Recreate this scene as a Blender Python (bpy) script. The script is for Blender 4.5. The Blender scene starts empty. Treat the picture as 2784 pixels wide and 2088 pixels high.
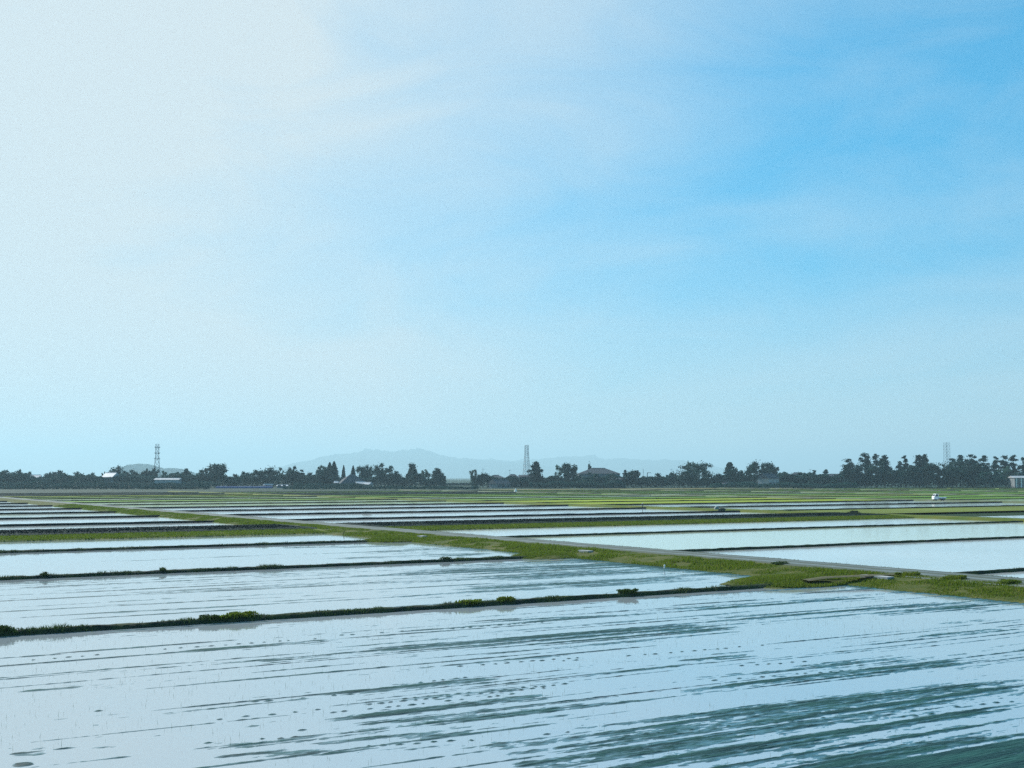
import bpy, math, random
import numpy as np

# ------------------------------------------------------------------ camera, sky, sun, exposure
# World axes follow the paddy grid: X runs along the bunds, Y runs along the farm road. Metres.
S = bpy.context.scene
CX, CY, FPX = 1392.0, 1044.0, 3300.0            # photo centre and focal length in photo pixels
HOR = 1298.0                                     # horizon row of the photo
CAM_H = 6.6
PITCH = math.atan((HOR - CY) / FPX)
YAW = math.radians(-31.7)
FW = np.array([-math.sin(YAW), math.cos(YAW)]); RT = np.array([math.cos(YAW), math.sin(YAW)])

cam_d = bpy.data.cameras.new('camera'); cam = bpy.data.objects.new('camera', cam_d)
S.collection.objects.link(cam); S.camera = cam
cam_d.sensor_width = 36.0; cam_d.lens = 36.0 * FPX / 2784.0
cam_d.clip_start = 0.5; cam_d.clip_end = 60000
cam.location = (0, 0, CAM_H); cam.rotation_euler = (math.pi / 2 + PITCH, 0, YAW)

SUN_EL = math.radians(33); SUN_REL = math.radians(-42)     # left of the view direction
sd2 = FW * math.cos(SUN_REL) + RT * math.sin(SUN_REL)
SUN = np.array([sd2[0] * math.cos(SUN_EL), sd2[1] * math.cos(SUN_EL), math.sin(SUN_EL)])
sun_d = bpy.data.lights.new('sun', 'SUN'); sun = bpy.data.objects.new('sun', sun_d)
S.collection.objects.link(sun)
sun_d.energy = 5.0; sun_d.angle = math.radians(0.53); sun_d.color = (1.0, 0.985, 0.955)
from mathutils import Vector
sun.rotation_euler = Vector(SUN).to_track_quat('Z', 'Y').to_euler()
sun.location = (0, 0, 60)

W = bpy.data.worlds.new('World'); S.world = W; W.use_nodes = True
nt = W.node_tree; nt.nodes.clear()
def wn(t, **k):
    n = nt.nodes.new(t)
    for a, b in k.items(): setattr(n, a, b)
    return n
def wl(a, b): nt.links.new(a, b)
def wmath(op, a, b=None, clamp=False):
    n = wn('ShaderNodeMath', operation=op); n.use_clamp = clamp
    for i, v in enumerate((a, b)):
        if v is None: continue
        if isinstance(v, (int, float)): n.inputs[i].default_value = v
        else: wl(v, n.inputs[i])
    return n.outputs[0]
def wramp(v, a, b, c=0.0, d=1.0, smooth=True):
    n = wn('ShaderNodeMapRange'); n.interpolation_type = 'SMOOTHSTEP' if smooth else 'LINEAR'
    wl(v, n.inputs[0])
    for i, x in enumerate((a, b, c, d)): n.inputs[i + 1].default_value = x
    return n.outputs[0]
sky = wn('ShaderNodeTexSky', sky_type='NISHITA'); sky.sun_disc = False
sky.sun_elevation = SUN_EL; sky.sun_rotation = math.atan2(SUN[0], SUN[1])
sky.altitude = 0; sky.air_density = 1.0; sky.dust_density = 0.6; sky.ozone_density = 2.5
tc = wn('ShaderNodeTexCoord'); sep = wn('ShaderNodeSeparateXYZ'); wl(tc.outputs['Generated'], sep.inputs[0])
el = wmath('MAXIMUM', sep.outputs[2], 0.0)
# thin high cloud: a sheet seen in perspective, thickest round the sun and towards the horizon
den = wmath('ADD', el, 0.12)
px = wmath('DIVIDE', sep.outputs[0], den); py = wmath('DIVIDE', sep.outputs[1], den)
comb = wn('ShaderNodeCombineXYZ'); wl(px, comb.inputs[0]); wl(py, comb.inputs[1])
mr0 = wn('ShaderNodeMapping'); wl(comb.outputs[0], mr0.inputs[0]); mr0.inputs['Rotation'].default_value = (0, 0, math.radians(-108))
mp = wn('ShaderNodeMapping'); wl(mr0.outputs[0], mp.inputs[0])
mp.inputs['Scale'].default_value = (0.34, 0.62, 1)
mp.inputs['Location'].default_value = (4.7, 0.4, 0)
nz = wn('ShaderNodeTexNoise'); wl(mp.outputs[0], nz.inputs['Vector'])
nz.inputs['Scale'].default_value = 1.3; nz.inputs['Detail'].default_value = 5.0; nz.inputs['Roughness'].default_value = 0.48
nz.inputs['Distortion'].default_value = 0.5
nse = wramp(nz.outputs[0], 0.30, 0.72)
dotn = wn('ShaderNodeVectorMath', operation='DOT_PRODUCT'); wl(tc.outputs['Generated'], dotn.inputs[0])
dotn.inputs[1].default_value = tuple(SUN)
near = wramp(dotn.outputs['Value'], 0.615, 0.90, smooth=False)
hz = wmath('MULTIPLY', wmath('POWER', wramp(el, 0.0, 0.36, 1.0, 0.0, smooth=False), 2.4), 1.0)
mp2 = wn('ShaderNodeMapping'); wl(tc.outputs['Generated'], mp2.inputs[0]); mp2.inputs['Rotation'].default_value = (0.12, -0.20, 0); mp2.inputs['Scale'].default_value = (1, 1, 2.6)
nz2 = wn('ShaderNodeTexNoise'); wl(mp2.outputs[0], nz2.inputs['Vector'])
nz2.inputs['Scale'].default_value = 5.0; nz2.inputs['Detail'].default_value = 6.0; nz2.inputs['Roughness'].default_value = 0.55; nz2.inputs['Distortion'].default_value = 1.2
wisp = wmath('MULTIPLY', wmath('SUBTRACT', nz2.outputs[0], 0.5), 0.50)
v2 = wmath('ADD', wmath('MULTIPLY', wmath('SUBTRACT', nse, 0.40), 0.26), wisp)
v2 = wmath('MULTIPLY', v2, wramp(el, 0.01, 0.17, 0.15, 1.0))
veil = wmath('ADD', wmath('ADD', near, hz), v2)
veil = wramp(veil, 0.0, 1.0, 0.0, 0.96, smooth=False)
tint = wn('ShaderNodeMix', data_type='RGBA', blend_type='MULTIPLY'); tint.inputs[0].default_value = 1.0
gam = wn('ShaderNodeGamma'); wl(sky.outputs[0], gam.inputs[0]); gam.inputs[1].default_value = 0.5
wl(gam.outputs[0], tint.inputs[6]); tint.inputs[7].default_value = (0.46, 2.30, 3.3, 1)
cloud = wn('ShaderNodeMix', data_type='RGBA'); wl(veil, cloud.inputs[0])
wl(tint.outputs[2], cloud.inputs[6]); cloud.inputs[7].default_value = (6.5, 7.4, 7.75, 1)
bg = wn('ShaderNodeBackground'); wl(cloud.outputs[2], bg.inputs[0]); bg.inputs[1].default_value = 0.075
wo = wn('ShaderNodeOutputWorld'); wl(bg.outputs[0], wo.inputs[0])

S.view_settings.view_transform = 'Standard'; S.view_settings.look = 'None'
S.view_settings.gamma = 1.0; S.view_settings.use_curve_mapping = False
S.view_settings.exposure = 0.52
S.render.engine = 'CYCLES'
S.cycles.max_bounces = 6; S.cycles.diffuse_bounces = 2; S.cycles.glossy_bounces = 3
S.cycles.transmission_bounces = 3; S.cycles.volume_bounces = 0; S.cycles.transparent_max_bounces = 4
S.cycles.use_denoising = False

# ------------------------------------------------------------------ helpers
random.seed(7); R = np.random.default_rng(7)
COL = S.collection
def ray(px, py):
    r = px - CX; u = -(py - CY)
    F = FPX * math.cos(PITCH) - u * math.sin(PITCH); Z = FPX * math.sin(PITCH) + u * math.cos(PITCH)
    return np.array([FW[0] * F + RT[0] * r, FW[1] * F + RT[1] * r, Z])
def gp(px, py, z=0.0):                     # ground point seen at a photo pixel
    d = ray(px, py); t = (z - CAM_H) / d[2]
    return np.array([d[0] * t, d[1] * t])
def at(px, dist):                          # ground point at a forward distance in the direction of a column
    d = ray(px, HOR); f = d[0] * FW[0] + d[1] * FW[1]
    return np.array([d[0], d[1]]) * dist / f
def hgt(py, dist): return CAM_H + (HOR - py) * dist / FPX
def wid(npx, dist): return npx * dist / FPX
VIEW_RZ = YAW                              # rotation that turns a local -Y face towards the camera

def tagk(o, kind): o['kind'] = kind; return o
def tag(o, label, cat, group=None):
    o['label'] = label; o['category'] = cat
    if group: o['group'] = group
    return o
def empty(name, loc, rz=0.0):
    o = bpy.data.objects.new(name, None); COL.objects.link(o)
    o.location = loc; o.rotation_euler = (0, 0, rz); o.empty_display_size = 0.3
    return o
def link(name, me, m, parent=None, loc=None, rz=None):
    if m is not None and len(me.materials) == 0: me.materials.append(m)
    o = bpy.data.objects.new(name, me); COL.objects.link(o)
    if parent is not None: o.parent = parent
    if loc is not None: o.location = loc
    if rz is not None: o.rotation_euler = (0, 0, rz)
    return o
def mesh_np(name, co, faces, smooth=False):
    co = np.asarray(co, dtype=np.float32).reshape(-1, 3); faces = np.asarray(faces, dtype=np.int32)
    k = faces.shape[1]; n = faces.shape[0]
    me = bpy.data.meshes.new(name)
    me.vertices.add(len(co)); me.vertices.foreach_set('co', co.ravel())
    me.loops.add(n * k); me.loops.foreach_set('vertex_index', faces.ravel())
    me.polygons.add(n)
    me.polygons.foreach_set('loop_start', np.arange(0, n * k, k, dtype=np.int32))
    me.polygons.foreach_set('loop_total', np.full(n, k, dtype=np.int32))
    me.polygons.foreach_set('use_smooth', np.full(n, smooth, dtype=bool))
    me.update(calc_edges=True)
    return me
def soup(name, q):                          # (n,k,3) loose polygons
    q = np.asarray(q, dtype=np.float32); n, k = q.shape[:2]
    return mesh_np(name, q.reshape(-1, 3), np.arange(n * k).reshape(n, k))
class MB:                                   # collects simple solids into one mesh
    def __init__(s): s.v = []; s.f = []
    def add(s, v, f):
        o = len(s.v); s.v += [tuple(map(float, p)) for p in v]; s.f += [tuple(i + o for i in q) for q in f]; return s
    def box(s, x0, y0, z0, x1, y1, z1):
        v = [(x, y, z) for z in (z0, z1) for y in (y0, y1) for x in (x0, x1)]
        return s.add(v, [(0, 2, 3, 1), (4, 5, 7, 6), (0, 1, 5, 4), (2, 6, 7, 3), (0, 4, 6, 2), (1, 3, 7, 5)])
    def bar(s, a, b, r0, r1=None, n=6):
        a = Vector(a); b = Vector(b); r1 = r0 if r1 is None else r1
        d = (b - a).normalized(); t = Vector((1, 0, 0)) if abs(d.x) < .8 else Vector((0, 1, 0))
        e = d.cross(t).normalized(); g = d.cross(e)
        v = []
        for c, r in ((a, r0), (b, r1)):
            for i in range(n):
                w = 2 * math.pi * i / n; v.append(c + e * math.cos(w) * r + g * math.sin(w) * r)
        f = [(i, (i + 1) % n, n + (i + 1) % n, n + i) for i in range(n)]
        f += [tuple(range(n - 1, -1, -1)), tuple(range(n, 2 * n))]
        return s.add(v, f)
    def build(s, name, m, parent=None, smooth=False, loc=None, rz=None):
        me = bpy.data.meshes.new(name); me.from_pydata(s.v, [], s.f); me.update()
        if smooth: me.shade_smooth()
        return link(name, me, m, parent, loc, rz)

def _h(ix, iy, seed):
    n = (ix.astype(np.int64) * 374761393 + iy.astype(np.int64) * 668265263 + seed * 1442695041) & 0xffffffff
    n = ((n ^ (n >> 13)) * 1274126177) & 0xffffffff
    return ((n ^ (n >> 16)) & 0xffff) / 65535.0
def vnoise(x, y, seed=0):
    x = np.asarray(x, dtype=float); y = np.asarray(y, dtype=float)
    ix = np.floor(x); iy = np.floor(y); fx = x - ix; fy = y - iy
    fx = fx * fx * (3 - 2 * fx); fy = fy * fy * (3 - 2 * fy)
    a = _h(ix, iy, seed); b = _h(ix + 1, iy, seed); c = _h(ix, iy + 1, seed); d = _h(ix + 1, iy + 1, seed)
    return (a * (1 - fx) + b * fx) * (1 - fy) + (c * (1 - fx) + d * fx) * fy
def fbm(x, y, oct=4, seed=0, gain=0.5):
    s = 0; a = 1; t = 0
    for i in range(oct):
        s = s + a * vnoise(x * 2 ** i, y * 2 ** i, seed + i * 17); t += a; a *= gain
    return s / t

# ------------------------------------------------------------------ materials
MATS = {}
def mat(name, base, rough=0.8, spec=0.3, var=0.0, var_scale=1.0, col2=None, bump=0.0, bump_scale=5.0,
        stretch=(1, 1, 1), ior=None, detail=4.0, translucent=0.0, lo=0.35, hi=0.65, rvar=0.0):
    m = bpy.data.materials.new(name); m.use_nodes = True; t = m.node_tree; b = t.nodes['Principled BSDF']
    b.inputs['Roughness'].default_value = rough; b.inputs['Specular IOR Level'].default_value = spec
    if ior: b.inputs['IOR'].default_value = ior
    base = tuple(base) + (1,)
    geo = t.nodes.new('ShaderNodeNewGeometry'); mpn = t.nodes.new('ShaderNodeMapping')
    t.links.new(geo.outputs['Position'], mpn.inputs[0]); mpn.inputs['Scale'].default_value = stretch
    if col2 is not None:
        n = t.nodes.new('ShaderNodeTexNoise'); t.links.new(mpn.outputs[0], n.inputs['Vector'])
        n.inputs['Scale'].default_value = var_scale; n.inputs['Detail'].default_value = detail
        mr = t.nodes.new('ShaderNodeMapRange'); t.links.new(n.outputs[0], mr.inputs[0])
        mr.inputs[1].default_value = lo; mr.inputs[2].default_value = hi
        mx = t.nodes.new('ShaderNodeMix'); mx.data_type = 'RGBA'; t.links.new(mr.outputs[0], mx.inputs[0])
        mx.inputs[6].default_value = base; mx.inputs[7].default_value = tuple(col2) + (1,)
        t.links.new(mx.outputs[2], b.inputs['Base Color'])
        if rvar:
            mr2 = t.nodes.new('ShaderNodeMapRange'); t.links.new(mr.outputs[0], mr2.inputs[0])
            mr2.inputs[3].default_value = rough; mr2.inputs[4].default_value = rough + rvar
            t.links.new(mr2.outputs[0], b.inputs['Roughness'])
    else:
        b.inputs['Base Color'].default_value = base
    if bump:
        n2 = t.nodes.new('ShaderNodeTexNoise'); t.links.new(mpn.outputs[0], n2.inputs['Vector'])
        n2.inputs['Scale'].default_value = bump_scale; n2.inputs['Detail'].default_value = 3
        bp = t.nodes.new('ShaderNodeBump'); bp.inputs['Strength'].default_value = 1.0; bp.inputs['Distance'].default_value = bump
        t.links.new(n2.outputs[0], bp.inputs['Height']); t.links.new(bp.outputs[0], b.inputs['Normal'])
    if translucent:
        tr = t.nodes.new('ShaderNodeBsdfTranslucent'); tr.inputs[0].default_value = tuple(min(1, c * 1.6) for c in base[:3]) + (1,)
        ms = t.nodes.new('ShaderNodeMixShader'); ms.inputs[0].default_value = translucent
        t.links.new(b.outputs[0], ms.inputs[1]); t.links.new(tr.outputs[0], ms.inputs[2])
        t.links.new(ms.outputs[0], t.nodes['Material Output'].inputs[0])
    MATS[name] = m; return m

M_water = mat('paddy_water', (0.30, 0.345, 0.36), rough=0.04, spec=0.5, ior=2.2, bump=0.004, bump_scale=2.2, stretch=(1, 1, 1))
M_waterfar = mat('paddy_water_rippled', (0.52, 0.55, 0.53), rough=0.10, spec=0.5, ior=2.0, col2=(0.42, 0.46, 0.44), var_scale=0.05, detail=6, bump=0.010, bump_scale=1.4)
M_waterseed = mat('paddy_water_seeded', (0.48, 0.52, 0.38), rough=0.08, spec=0.5, ior=1.8, bump=0.006, bump_scale=1.6)
M_mud = mat('wet_mud', (0.006, 0.036, 0.038), rough=0.72, spec=0.10, col2=(0.018, 0.078, 0.070), var_scale=1.2, stretch=(0.3, 2.0, 1),  # stretched tones: greener patches, plus shade of the furrows painted as dark streaks
            bump=0.07, bump_scale=6, rvar=0.2)
def wet_film(m):
    t = m.node_tree; b = t.nodes['Principled BSDF']; out = t.nodes['Material Output']
    w = t.nodes.new('ShaderNodeBsdfPrincipled'); w.inputs['Base Color'].default_value = (0.06, 0.13, 0.15, 1)
    w.inputs['Roughness'].default_value = 0.12; w.inputs['IOR'].default_value = 1.6
    geo = t.nodes.new('ShaderNodeNewGeometry'); sp = t.nodes.new('ShaderNodeSeparateXYZ'); t.links.new(geo.outputs['Position'], sp.inputs[0])
    mpn = t.nodes.new('ShaderNodeMapping'); t.links.new(geo.outputs['Position'], mpn.inputs[0]); mpn.inputs['Scale'].default_value = (0.5, 4.0, 1)
    n = t.nodes.new('ShaderNodeTexNoise'); t.links.new(mpn.outputs[0], n.inputs['Vector']); n.inputs['Scale'].default_value = 1.6; n.inputs['Detail'].default_value = 6; n.inputs['Roughness'].default_value = 0.65
    ad = t.nodes.new('ShaderNodeMath'); ad.operation = 'MULTIPLY_ADD'; t.links.new(n.outputs[0], ad.inputs[0]); ad.inputs[1].default_value = 0.050; t.links.new(sp.outputs[2], ad.inputs[2])
    mr = t.nodes.new('ShaderNodeMapRange'); mr.interpolation_type = 'SMOOTHSTEP'; t.links.new(ad.outputs[0], mr.inputs[0]); mr.inputs[1].default_value = 0.018; mr.inputs[2].default_value = 0.050
    ms = t.nodes.new('ShaderNodeMixShader'); t.links.new(mr.outputs[0], ms.inputs[0]); t.links.new(w.outputs[0], ms.inputs[1]); t.links.new(b.outputs[0], ms.inputs[2])
    t.links.new(ms.outputs[0], out.inputs[0])
wet_film(M_mud)
M_soil = mat('bund_soil', (0.016, 0.026, 0.020), rough=0.9, spec=0.1, col2=(0.034, 0.052, 0.020), var_scale=1.5, bump=0.05, bump_scale=6)
M_soilfar = mat('bund_soil_far', (0.008, 0.012, 0.016), rough=0.95, spec=0.05, col2=(0.016, 0.026, 0.018), var_scale=0.3)
M_bank = mat('bank_turf', (0.050, 0.072, 0.014), rough=0.95, spec=0.1, col2=(0.095, 0.098, 0.026), var_scale=0.7, bump=0.05, bump_scale=8, rvar=0)
M_bankfar = mat('bank_turf_far', (0.065, 0.105, 0.014), rough=0.9, spec=0.1, col2=(0.115, 0.125, 0.022), var_scale=0.25)
M_weed = mat('dark_weeds', (0.013, 0.022, 0.026), rough=0.95, spec=0.05, col2=(0.024, 0.042, 0.030), var_scale=0.5, bump=0.08, bump_scale=3)
M_road = mat('gravel_road', (0.105, 0.140, 0.140), rough=0.9, spec=0.2, col2=(0.16, 0.20, 0.20), var_scale=0.9, stretch=(1.6, 0.25, 1), bump=0.02, bump_scale=12)
def wheel_ruts(m, xc, half, width, col):
    t = m.node_tree; b = t.nodes['Principled BSDF']; src = b.inputs['Base Color'].links[0].from_socket
    geo = t.nodes.new('ShaderNodeNewGeometry'); sp = t.nodes.new('ShaderNodeSeparateXYZ'); t.links.new(geo.outputs['Position'], sp.inputs[0])
    n = t.nodes.new('ShaderNodeTexNoise'); t.links.new(geo.outputs['Position'], n.inputs['Vector']); n.inputs['Scale'].default_value = 0.6; n.inputs['Detail'].default_value = 5
    def mth(op, a, c, d=None):
        q = t.nodes.new('ShaderNodeMath'); q.operation = op
        for i, v in enumerate((a, c, d)):
            if v is None: continue
            if isinstance(v, (int, float)): q.inputs[i].default_value = v
            else: t.links.new(v, q.inputs[i])
        return q.outputs[0]
    d = mth('ABSOLUTE', mth('SUBTRACT', sp.outputs[0], xc), 0.0); d = mth('ABSOLUTE', mth('SUBTRACT', d, half), 0.0)
    d = mth('MULTIPLY_ADD', mth('SUBTRACT', n.outputs[0], 0.5), 0.9, d)
    mr = t.nodes.new('ShaderNodeMapRange'); mr.interpolation_type = 'SMOOTHSTEP'; t.links.new(d, mr.inputs[0]); mr.inputs[1].default_value = 0.05; mr.inputs[2].default_value = width
    mx = t.nodes.new('ShaderNodeMix'); mx.data_type = 'RGBA'; t.links.new(mr.outputs[0], mx.inputs[0]); t.links.new(src, mx.inputs[6]); mx.inputs[7].default_value = col + (1,)
    t.links.new(mx.outputs[2], b.inputs['Base Color'])
wheel_ruts(M_road, 64.05, 0.85, 0.55, (0.075, 0.095, 0.075))
M_track = mat('farm_track', (0.14, 0.15, 0.11), rough=0.95, spec=0.1, col2=(0.10, 0.13, 0.05), var_scale=0.3)
M_dirt = mat('bare_dirt', (0.115, 0.105, 0.070), rough=0.95, spec=0.1, col2=(0.075, 0.085, 0.03), var_scale=1.3, bump=0.03, bump_scale=6)
M_conc = mat('pale_concrete', (0.36, 0.38, 0.38), rough=0.85, spec=0.2, col2=(0.26, 0.28, 0.27), var_scale=1.5, bump=0.004, bump_scale=20)
M_grass = mat('grass_blades', (0.078, 0.120, 0.011), rough=0.75, spec=0.15, col2=(0.175, 0.180, 0.020), var_scale=0.5, translucent=0.35)
M_grassdark = mat('rank_grass', (0.034, 0.062, 0.018), rough=0.75, spec=0.2, col2=(0.085, 0.125, 0.022), var_scale=0.8, translucent=0.25)
M_seed = mat('rice_seedlings', (0.10, 0.18, 0.04), rough=0.6, spec=0.2, translucent=0.4)
M_leaf = mat('broadleaf', (0.005, 0.028, 0.027), rough=0.75, spec=0.08, col2=(0.018, 0.070, 0.048), var_scale=0.28, translucent=0.2)
M_leaf2 = mat('pale_leaf', (0.022, 0.062, 0.042), rough=0.7, spec=0.1, col2=(0.038, 0.092, 0.056), var_scale=0.3, translucent=0.3)
M_needle = mat('pine_needle', (0.005, 0.025, 0.025), rough=0.8, spec=0.08, col2=(0.014, 0.052, 0.038), var_scale=0.3, translucent=0.12)
def tone_by_object(m, a=.65, b=1.6):                # every tree its own tone of green
    t = m.node_tree; bs = t.nodes['Principled BSDF']; src = bs.inputs['Base Color'].links[0].from_socket
    oi = t.nodes.new('ShaderNodeObjectInfo'); mr = t.nodes.new('ShaderNodeMapRange'); t.links.new(oi.outputs['Random'], mr.inputs[0]); mr.inputs[3].default_value = a; mr.inputs[4].default_value = b
    cc = t.nodes.new('ShaderNodeCombineXYZ')
    for i in range(3): t.links.new(mr.outputs[0], cc.inputs[i])
    mx = t.nodes.new('ShaderNodeMix'); mx.data_type = 'RGBA'; mx.blend_type = 'MULTIPLY'; mx.inputs[0].default_value = 1.0
    t.links.new(src, mx.inputs[6]); t.links.new(cc.outputs[0], mx.inputs[7]); t.links.new(mx.outputs[2], bs.inputs['Base Color'])
for m_ in (M_leaf, M_leaf2, M_needle): tone_by_object(m_)
M_bark = mat('bark', (0.05, 0.042, 0.035), rough=0.95, spec=0.1, bump=0.04, bump_scale=4)
M_hill = mat('hill_forest', (0.010, 0.032, 0.030), rough=1.0, spec=0.0, col2=(0.022, 0.055, 0.042), var_scale=0.006)
M_steel = mat('galvanised_steel', (0.14, 0.19, 0.20), rough=0.5, spec=0.4)
M_roof = mat('grey_roof_tile', (0.045, 0.056, 0.066), rough=0.85, spec=0.15, col2=(0.065, 0.076, 0.086), var_scale=1.2, stretch=(1, 1, 3))
M_roofpale = mat('pale_metal_roof', (0.42, 0.44, 0.45), rough=0.6, spec=0.3, col2=(0.32, 0.34, 0.35), var_scale=0.5)
M_wallw = mat('white_wall', (0.38, 0.40, 0.40), rough=0.85, spec=0.2, col2=(0.28, 0.30, 0.30), var_scale=0.4)
M_wallg = mat('grey_wall', (0.20, 0.22, 0.23), rough=0.85, spec=0.2, col2=(0.15, 0.17, 0.17), var_scale=0.5)
M_walld = mat('dark_timber_wall', (0.05, 0.05, 0.05), rough=0.85, spec=0.2, col2=(0.08, 0.075, 0.07), var_scale=0.6)
M_glass = mat('window_glass', (0.03, 0.04, 0.05), rough=0.08, spec=0.6)
M_blue = mat('blue_netting', (0.03, 0.07, 0.18), rough=0.8, spec=0.1, col2=(0.05, 0.09, 0.20), var_scale=0.5)
M_paint = mat('white_paint', (0.78, 0.78, 0.77), rough=0.35, spec=0.5)
M_black = mat('black_rubber', (0.02, 0.02, 0.02), rough=0.8, spec=0.3)
M_tarp = mat('grey_tarpaulin', (0.16, 0.20, 0.18), rough=0.6, spec=0.3, bump=0.05, bump_scale=4)
M_white = mat('white_sheet', (0.75, 0.76, 0.73), rough=0.7, spec=0.3, bump=0.05, bump_scale=4)

# ------------------------------------------------------------------ ground and paddies
def plate(name, x0, y0, x1, y1, z, m, kind='structure'):
    me = mesh_np(name, [(x0, y0, z), (x1, y0, z), (x1, y1, z), (x0, y1, z)], [(0, 1, 2, 3)])
    return tagk(link(name, me, m), kind)
M_ground = mat('far_grassland', (0.016, 0.034, 0.020), rough=0.95, spec=0.05, col2=(0.030, 0.052, 0.022), var_scale=0.012, stretch=(0.5, 1.5, 1), detail=6)
plate('ground', -26000, -3000, 26000, 26000, -0.30, M_ground)

BANK_U0, ROAD_U0, ROAD_U1, RIGHT_U0 = 57.2, 61.9, 66.2, 67.0
TRACK = [(160.0, 164.5), (278.0, 282.5), (384.0, 388.0), (490.0, 494.0), (600.0, 604.0)]
BLOCKS = [(-120.0, BANK_U0), (RIGHT_U0, 160.0), (164.5, 278.0), (282.5, 384.0), (388.0, 490.0), (494.0, 600.0), (604.0, 760.0)]
NEARV = 19.0
BUNDS = [54.8, 84.6, 114.5]
CAN0, CAN1 = 134.0, 153.0
FARB = [176.0, 205.0, 234.0, 263.0, 293.0, 323.0, 353.0, 384.0, 415.0, 447.0, 480.0, 514.0]
ROWS = list(zip([NEARV] + BUNDS, BUNDS + [CAN0])) + list(zip([CAN1] + FARB[:-1], FARB))

# far fields: young rice over water, grass, fallow; too distant to tell the plants apart
def field_mat(name, green, cover, scale=0.5, dry=False, g2=None):
    m = mat(name, green, rough=0.9, spec=0.1, col2=g2 or tuple(c * 1.5 for c in green), var_scale=0.06, stretch=(0.35, 1.6, 1), detail=5)
    if dry: return m
    t = m.node_tree; b = t.nodes['Principled BSDF']; out = t.nodes['Material Output']
    w = t.nodes.new('ShaderNodeBsdfPrincipled'); w.inputs['Base Color'].default_value = (0.38, 0.39, 0.37, 1)
    w.inputs['Roughness'].default_value = 0.10; w.inputs['IOR'].default_value = 1.75
    geo = t.nodes.new('ShaderNodeNewGeometry'); mpn = t.nodes.new('ShaderNodeMapping'); t.links.new(geo.outputs['Position'], mpn.inputs[0])
    mpn.inputs['Scale'].default_value = (0.25, 2.2, 1)
    n = t.nodes.new('ShaderNodeTexNoise'); t.links.new(mpn.outputs[0], n.inputs['Vector']); n.inputs['Scale'].default_value = scale; n.inputs['Detail'].default_value = 6
    mr = t.nodes.new('ShaderNodeMapRange'); t.links.new(n.outputs[0], mr.inputs[0])
    c = 0.5 + (0.5 - cover) * 0.55
    mr.inputs[1].default_value = c - 0.16; mr.inputs[2].default_value = c + 0.16
    ms = t.nodes.new('ShaderNodeMixShader'); t.links.new(mr.outputs[0], ms.inputs[0])
    t.links.new(w.outputs[0], ms.inputs[1]); t.links.new(b.outputs[0], ms.inputs[2]); t.links.new(ms.outputs[0], out.inputs[0])
    return m
F_pale = field_mat('young_rice_sparse', (0.10, 0.15, 0.06), 0.28)
F_mid = field_mat('young_rice_half', (0.10, 0.15, 0.04), 0.55)
F_green = field_mat('green_crop', (0.078, 0.150, 0.016), 1, dry=True)
F_yel = field_mat('yellow_green_crop', (0.16, 0.205, 0.015), 1, dry=True)
F_dark = field_mat('dark_green_crop', (0.010, 0.028, 0.016), 1, dry=True)
F_olive = field_mat('olive_fallow', (0.10, 0.125, 0.022), 1, dry=True)
F_straw = field_mat('straw_stubble', (0.15, 0.13, 0.05), 1, dry=True)

# row index 0..3 near (before the canal bank), 4.. beyond it
PLAN = {
 0: ['w', 'w', 'w', 'w',  'f', 'f', 'p', 'f', 'f', 'f', 'f', 'm', 'g', 'm', 'd', 'd'],
 1: ['f', 'f', 's', 'f',  'f', 'f', 'f', 'f', 'm', 'm', 'g', 'm', 'g', 'y', 'd', 'd'],
 2: ['f', 'f', 's', 'f',  'o', 'p', 'p', 'y', 'y', 'g', 'm', 'g', 'g', 'd', 'd', 'g'],
 3: ['f', 'f', 'f', 'f',  'g', 'g', 'm', 'g', 'g', 'o', 'g', 'm', 'g', 'g', 'o', 'g'],
 4: ['f', 'f', 'f', 'f',  'g', 'o', 'g', 'g', 'o', 'g', 'g', 'g', 'o', 'g', 'g', 'o'],
 5: ['f', 'f', 'f', 'f',  'g', 'g', 'o', 'g', 'g', 'y', 'g', 'o', 'g', 'g', 'o', 'g'],
 6: ['f', 'f', 'f', 'f',  'g', 'g', 'o', 'g', 'g', 'o', 'g', 'o', 'g', 'g', 'o', 'g']}
KEY = {'w': M_water, 'f': M_waterfar, 's': M_waterseed, 'p': F_pale, 'm': F_mid, 'g': F_green, 'y': F_yel, 'd': F_dark, 'o': F_olive}
def in_view(x0, y0, x1, y1):
    for x in np.linspace(x0, x1, 12):
        for y in np.linspace(y0, y1, 5):
            f = x * FW[0] + y * FW[1]; r = x * RT[0] + y * RT[1]
            if f > 20 and abs(r) < 0.44 * f + 4: return True
    return False

def bund(name, x0, x1, y, w, h, step, m, seed, mound=0.0):
    n = max(3, int((x1 - x0) / step)); xs = np.linspace(x0, x1, n)
    prof = [(-0.5, -0.25), (-0.42, 0.10), (-0.24, 0.92), (0.0, 1.0), (0.24, 0.94), (0.42, 0.12), (0.5, -0.25)]
    co = np.zeros((n, len(prof), 3))
    for j, (a, b) in enumerate(prof):
        jy = (fbm(xs * 0.8, np.full(n, j * 3.1), 3, seed + j) - 0.5) * 0.34 * w
        jz = (fbm(xs * 1.1, np.full(n, j * 5.3), 3, seed + 40 + j) - 0.5) * 0.5 * h
        co[:, j, 0] = xs; co[:, j, 1] = y + a * w + jy + (fbm(xs * .06, xs * 0, 2, seed) - .5) * 0.5
        co[:, j, 2] = b * h + (jz if b > 0 else 0)
    k = len(prof)
    i, j = np.meshgrid(np.arange(n - 1), np.arange(k - 1), indexing='ij')
    a = (i * k + j).ravel(); f = np.stack([a, a + k, a + k + 1, a + 1], 1)
    o = link(name, mesh_np(name, co, f, True), m); return tagk(o, 'structure')

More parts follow.
